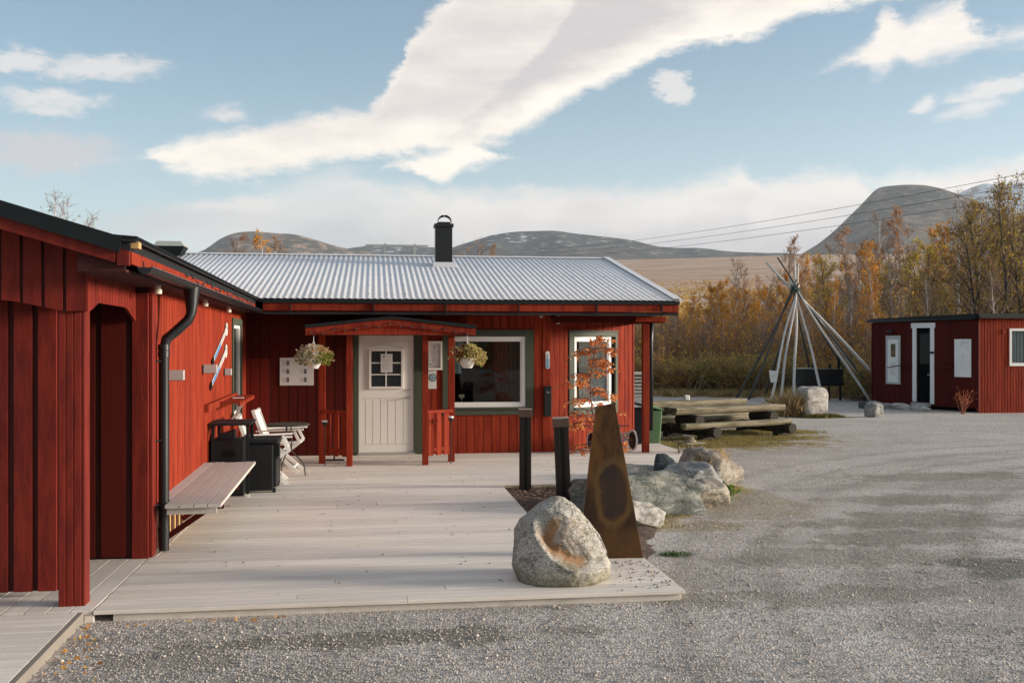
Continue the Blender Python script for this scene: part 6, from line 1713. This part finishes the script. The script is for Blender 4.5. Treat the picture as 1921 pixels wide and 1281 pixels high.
for _ in range(800):
    u = rr.uniform(1130, 2000); r = 39.4 + rr.random() ** 1.5 * 6; a = az_of(u)
    if u > 1600: r -= 3.5
    x, y = r * math.sin(a), r * math.cos(a); s = rr.uniform(.7, 1.4); sp_.append((x, y, ground_h(x, y) - .03, s, s * rr.uniform(.7, 1.2)))
bake_scatter('low_bushes', 'low green and brown bushes along the near edge of the wood', 'bushes', LOW, sp_, [TWIG, L_BRUSH, L_ORANGE, L_GREENB])

# far scattered bushes on the open moor
FB = []
for k in range(3):
    r_ = random.Random(k + 40); m = MB()
    for i in range(34):
        m.mi = 1 if r_.random() < .75 else 3; p = Vector((r_.gauss(0, .6), r_.gauss(0, .6), abs(r_.gauss(.5, .5)))); m.leaf(p, r_.uniform(.35, .7))
    FB.append(m)
sp_ = []
for _ in range(2600):
    u = rr.uniform(1080, 1760); r = 95 + rr.random() ** 1.8 * 900; a = az_of(u); x, y = r * math.sin(a), r * math.cos(a)
    if mnoise.noise(Vector((x / 60, y / 60, 5))) < -.05 + .25 * min(1, r / 700): continue
    s = rr.uniform(.8, 1.9); sp_.append((x, y, ground_h(x, y) - .1, s, s * rr.uniform(.7, 1.3)))
bake_scatter('moor_bushes', 'scattered brown bushes dotted over the open moor beyond the wood', 'bushes', FB, sp_, [TWIG, L_BRUSH, L_ORANGE, L_GREENB])

# ------------------------------------------------------------------ grass
def tuft(seed, n, h, w, spread=.05, lean=.5):
    r_ = random.Random(seed); m = MB()
    for _ in range(n):
        p = Vector((r_.gauss(0, spread), r_.gauss(0, spread), 0)); hh = h * r_.uniform(.5, 1.1); m.blade(p, hh, (r_.gauss(0, lean) * hh, r_.gauss(0, lean) * hh, 0), w)
    return m
def grass(name, label, area, n, h, mats_, w=.004, nb=14, size=1.0, zf=None):
    pr = [tuft(i + 1, nb, h, w) for i in range(4)]; sp = []
    while len(sp) < n:
        x, y = area(rr); sp.append((x, y, (zf or ground_h)(x, y) - .005, rr.uniform(.7, 1.3) * size, rr.uniform(.6, 1.3)))
    return bake_scatter(name, label, 'grass', pr, sp, mats_)
def ell(cx, cy, rx, ry):
    def f(r_):
        a = r_.uniform(0, 6.28); q = math.sqrt(r_.random()) * r_.uniform(.6, 1.15); return cx + rx * q * math.cos(a), cy + ry * q * math.sin(a)
    return f
grass('grass', 'short yellowed grass around the log picnic tables', lambda r_: ell(*random.Random(r_.random()).choice([(6.4, 18.5, 1.9, .8), (7.4, 19.5, 1.9, .55), (8.2, 20.8, 1.6, .6)]))(r_), 1500, .055, [L_GRASSG], .005)
grass('grass', 'dry grass strip along the edge of the wood', lambda r_: (lambda u, d: ((d) * math.sin(az_of(u)), d * math.cos(az_of(u))))(r_.uniform(1190, 1640), r_.uniform(38.6, 41.8) - (1.5 if r_.random() < .3 else 0)), 1500, .26, [L_GRASS], .012)
grass('grass', 'tall straw-coloured grass growing beside the block-shaped whitish boulder', ell(11.15, 25.5, .42, .35), 120, .62, [L_GRASS], .008, 16)
grass('grass', 'low green grass at the foot of the block-shaped whitish boulder', ell(11.8, 24.95, .55, .18), 120, .10, [L_GRASSG], .008)
grass('grass', 'dry grass between the tent frame and the red shed', ell(16.6, 35.2, 1.6, 1.4), 260, .42, [L_GRASS], .010)
grass('grass', 'sparse grass at the foot of the boulders on the gravel', lambda r_: (lambda t: (2.95 + 2.0 * t + r_.gauss(0, .09), 10.05 + 2.9 * t ** .8 + r_.gauss(0, .09)))(r_.random()), 260, .045, [L_GRASSG], .003, 10)
grass('grass', 'small dark green tuft growing in the gravel right of the sculpture', ell(2.74, 8.86, .05, .04), 7, .045, [leaf_mat('tuft_green', [(.03, .07, .015), (.08, .14, .03)])], .004)
o = grass('grass', 'dry grass lying over the top of the tan boulder', ell(4.62, 13.30, .24, .26), 60, .13, [L_GRASS], .004, 14, 1.3, lambda x, y: .30 - ((x - 4.62) ** 2 + (y - 13.3) ** 2) * 1.6)
def plant(name, label, loc, n, h, spread, lm, lsize, leaves, stem=BARKD, sr=.003, cat='plant'):
    r_ = random.Random(int(loc[0] * 100)); t = thing(name, label, cat, loc); st = MB(); lf = MB()
    for i in range(n):
        a = r_.uniform(0, 6.28); d = Vector((math.cos(a) * spread * r_.random(), math.sin(a) * spread * r_.random(), 1)); L = h * r_.uniform(.6, 1.05)
        b = Vector((r_.gauss(0, .04), r_.gauss(0, .04), 0)); e = b + d * L; mid = b + d * L * .5 + Vector((r_.gauss(0, .02), r_.gauss(0, .02), 0)); st.tube([b, mid, e], [sr, sr * .8, sr * .5], 4, False)
        for k in range(5):
            q = mid.lerp(e, r_.random()); w = q + Vector((r_.gauss(0, .05), r_.gauss(0, .05), r_.uniform(.02, .09))) * (h / .5); st.tube([q, w], [sr * .5, sr * .3], 3, False)
            for _ in range(leaves): lf.leaf(w + Vector((r_.gauss(0, .012), r_.gauss(0, .012), r_.gauss(0, .012))) * (h / .5), lsize * r_.uniform(.7, 1.2))
    st.build('stems', stem, t); lf.build('leaves', lm, t); return t
plant('dry_flower', 'brown dried flower stalks in the planting bed right of the sculpture', (2.93, 12.45, -.05), 14, .42, .28, L_FLB, .012, 3, RAWW, .0022)
plant('dry_flower', 'thin dried flower stalks in the planting bed between the bollards and the sculpture', (2.35, 12.2, -.05), 9, .34, .35, L_BROWN, .010, 3, BARKD, .0018)
plant('red_shrub', 'red-stemmed leggy shrub in front of the shed corner', (16.15, 25.55, -.10), 15, .66, .55, L_ROWAN, .024, 3, mat('red_stems', (.32, .10, .05), .8, amt=.2), .006)
plant('green_sprout', 'bright green sprouting plant at the foot of the right-hand boulders', (4.42, 11.98, -.09), 14, .16, .8, leaf_mat('sprout_green', [(.08, .13, .03), (.20, .27, .06), (.32, .36, .09)]), .045, 3, GREENP, .003)

# ------------------------------------------------------------------ orange sapling behind the sculpture
def sapling():
    t = thing('rowan_sapling', 'slim young tree with drooping orange-red leaves behind the steel sculpture', 'tree', (2.70, 11.9, -.06)); r_ = random.Random(12); tr = MB(); cr = MB()
    H = 2.02; path = [Vector((.05 * math.sin(k * .9) - .02 * k / 4, .02 * math.cos(k), H * k / 8)) for k in range(9)]
    tr.tube(path, [.014 - .0012 * k for k in range(9)], 6)
    tr.tube([path[0] + Vector((.03, 0, 0)), path[2] + Vector((.05, 0, 0)), path[4] + Vector((.035, 0, 0))], [.008, .006, .004], 5)
    for b in range(34):
        z = .30 + .70 * (b + r_.random()) / 34; f = z * 8; i = min(7, int(f)); base = path[i].lerp(path[i + 1], f - i)
        a = r_.choice([0, math.pi]) + r_.gauss(0, .75); L = .40 * (1.25 - z) + .12 + r_.uniform(-.06, .08)
        d = Vector((math.cos(a), math.sin(a) * .8, .55)).normalized(); pts_ = [base]; p = base.copy()
        for k in range(4): d = (d + Vector((r_.gauss(0, .1), r_.gauss(0, .1), -.28))).normalized(); p = p + d * L / 4; pts_.append(p.copy())
        tr.tube(pts_, [.006, .005, .004, .003, .002], 4, False)
        for k in range(11):
            s_ = r_.uniform(.5, 4); i2 = min(3, int(s_)); q = pts_[i2].lerp(pts_[i2 + 1], s_ - i2)
            st = (Vector((r_.gauss(0, .7), r_.gauss(0, .7), -.35))).normalized(); ln = r_.uniform(.05, .10)
            cr.mi = 0; cr.tube([q, q + st * ln], [.0015, .001], 3, False); cr.mi = 1
            for _ in range(5): cr.leaf(q + st * ln * r_.uniform(.2, 1), .055 * r_.uniform(.7, 1.15), d=st + Vector((r_.gauss(0, .7), r_.gauss(0, .7), r_.gauss(-.2, .4))), asp=.5)
    tr.build('trunk', mat('sapling_bark', (.16, .10, .08), .8, amt=.2), t, smooth=True); cr.build('crown', [BARKD, L_ROWAN], t)
sapling()

# ------------------------------------------------------------------ grit and fallen leaves on the deck
m = MB(); r_ = random.Random(31)
for i in range(300):
    z = .002
    q = r_.random()
    if q < .35: x, y = r_.uniform(1.75, 2.30), r_.uniform(7.3, 8.3); x = 2.3 - (2.3 - x) * r_.random() ** .6
    elif q < .6: x, y = r_.uniform(2.4, 4.6), r_.uniform(13.2, 15.6)
    else: x, y = r_.uniform(-1.7, 1.5), r_.uniform(7.4, 16.5)
    s = r_.uniform(.003, .009); M = Matrix.Translation((x, y, z)) @ Matrix.Rotation(r_.uniform(0, 6.3), 4, 'Z')
    m.mi = 0 if r_.random() < .7 else 1; m.box(-s, s, -s * .7, s * .7, 0, s * .7, M)
o = m.build('deck_grit', [mat('dark_grit', (.16, .14, .12), .9, rnd=.4), mat('fallen_leaf', (.34, .20, .07), .9, rnd=.4)]); tag(o, 'scattered grit and small fallen leaves lying on the deck boards', 'grit', kind='stuff')
m = MB()
for i in range(75):
    t_ = r_.random(); x = -1.95 + r_.uniform(-.02, .5) * (1 - t_) + .02; y = 5.7 + 1.5 * t_
    if i % 3 == 0: x, y = r_.uniform(-1.9, -.6), 7.20 - abs(r_.gauss(0, .05))
    x = max(x, -1.97 + .04); m.leaf((x, y, -.068), r_.uniform(.02, .045), d=(r_.gauss(0, 1), r_.gauss(0, 1), r_.uniform(0, .25)))
o = m.build('fallen_leaves', [L_ORANGE]); tag(o, 'small orange fallen birch leaves along the edge of the deck', 'fallen leaves', kind='stuff')

# ------------------------------------------------------------------ air
def haze():
    m = bpy.data.materials.new('haze_air'); m.use_nodes = True; nt = m.node_tree; nt.nodes.clear()
    out = nd(nt, 'ShaderNodeOutputMaterial'); v = nd(nt, 'ShaderNodeVolumePrincipled'); v.inputs['Color'].default_value = (.82, .87, .93, 1)
    v.inputs['Density'].default_value = 4.6e-5; v.inputs['Anisotropy'].default_value = .2; nt.links.new(v.outputs[0], out.inputs['Volume'])
    o = MB().box(-9800, 9800, -9800, 9800, -60, 1350).build('haze', m); tag(o, kind='stuff', label='thin pale air in front of the far mountains', cat='haze')
haze()
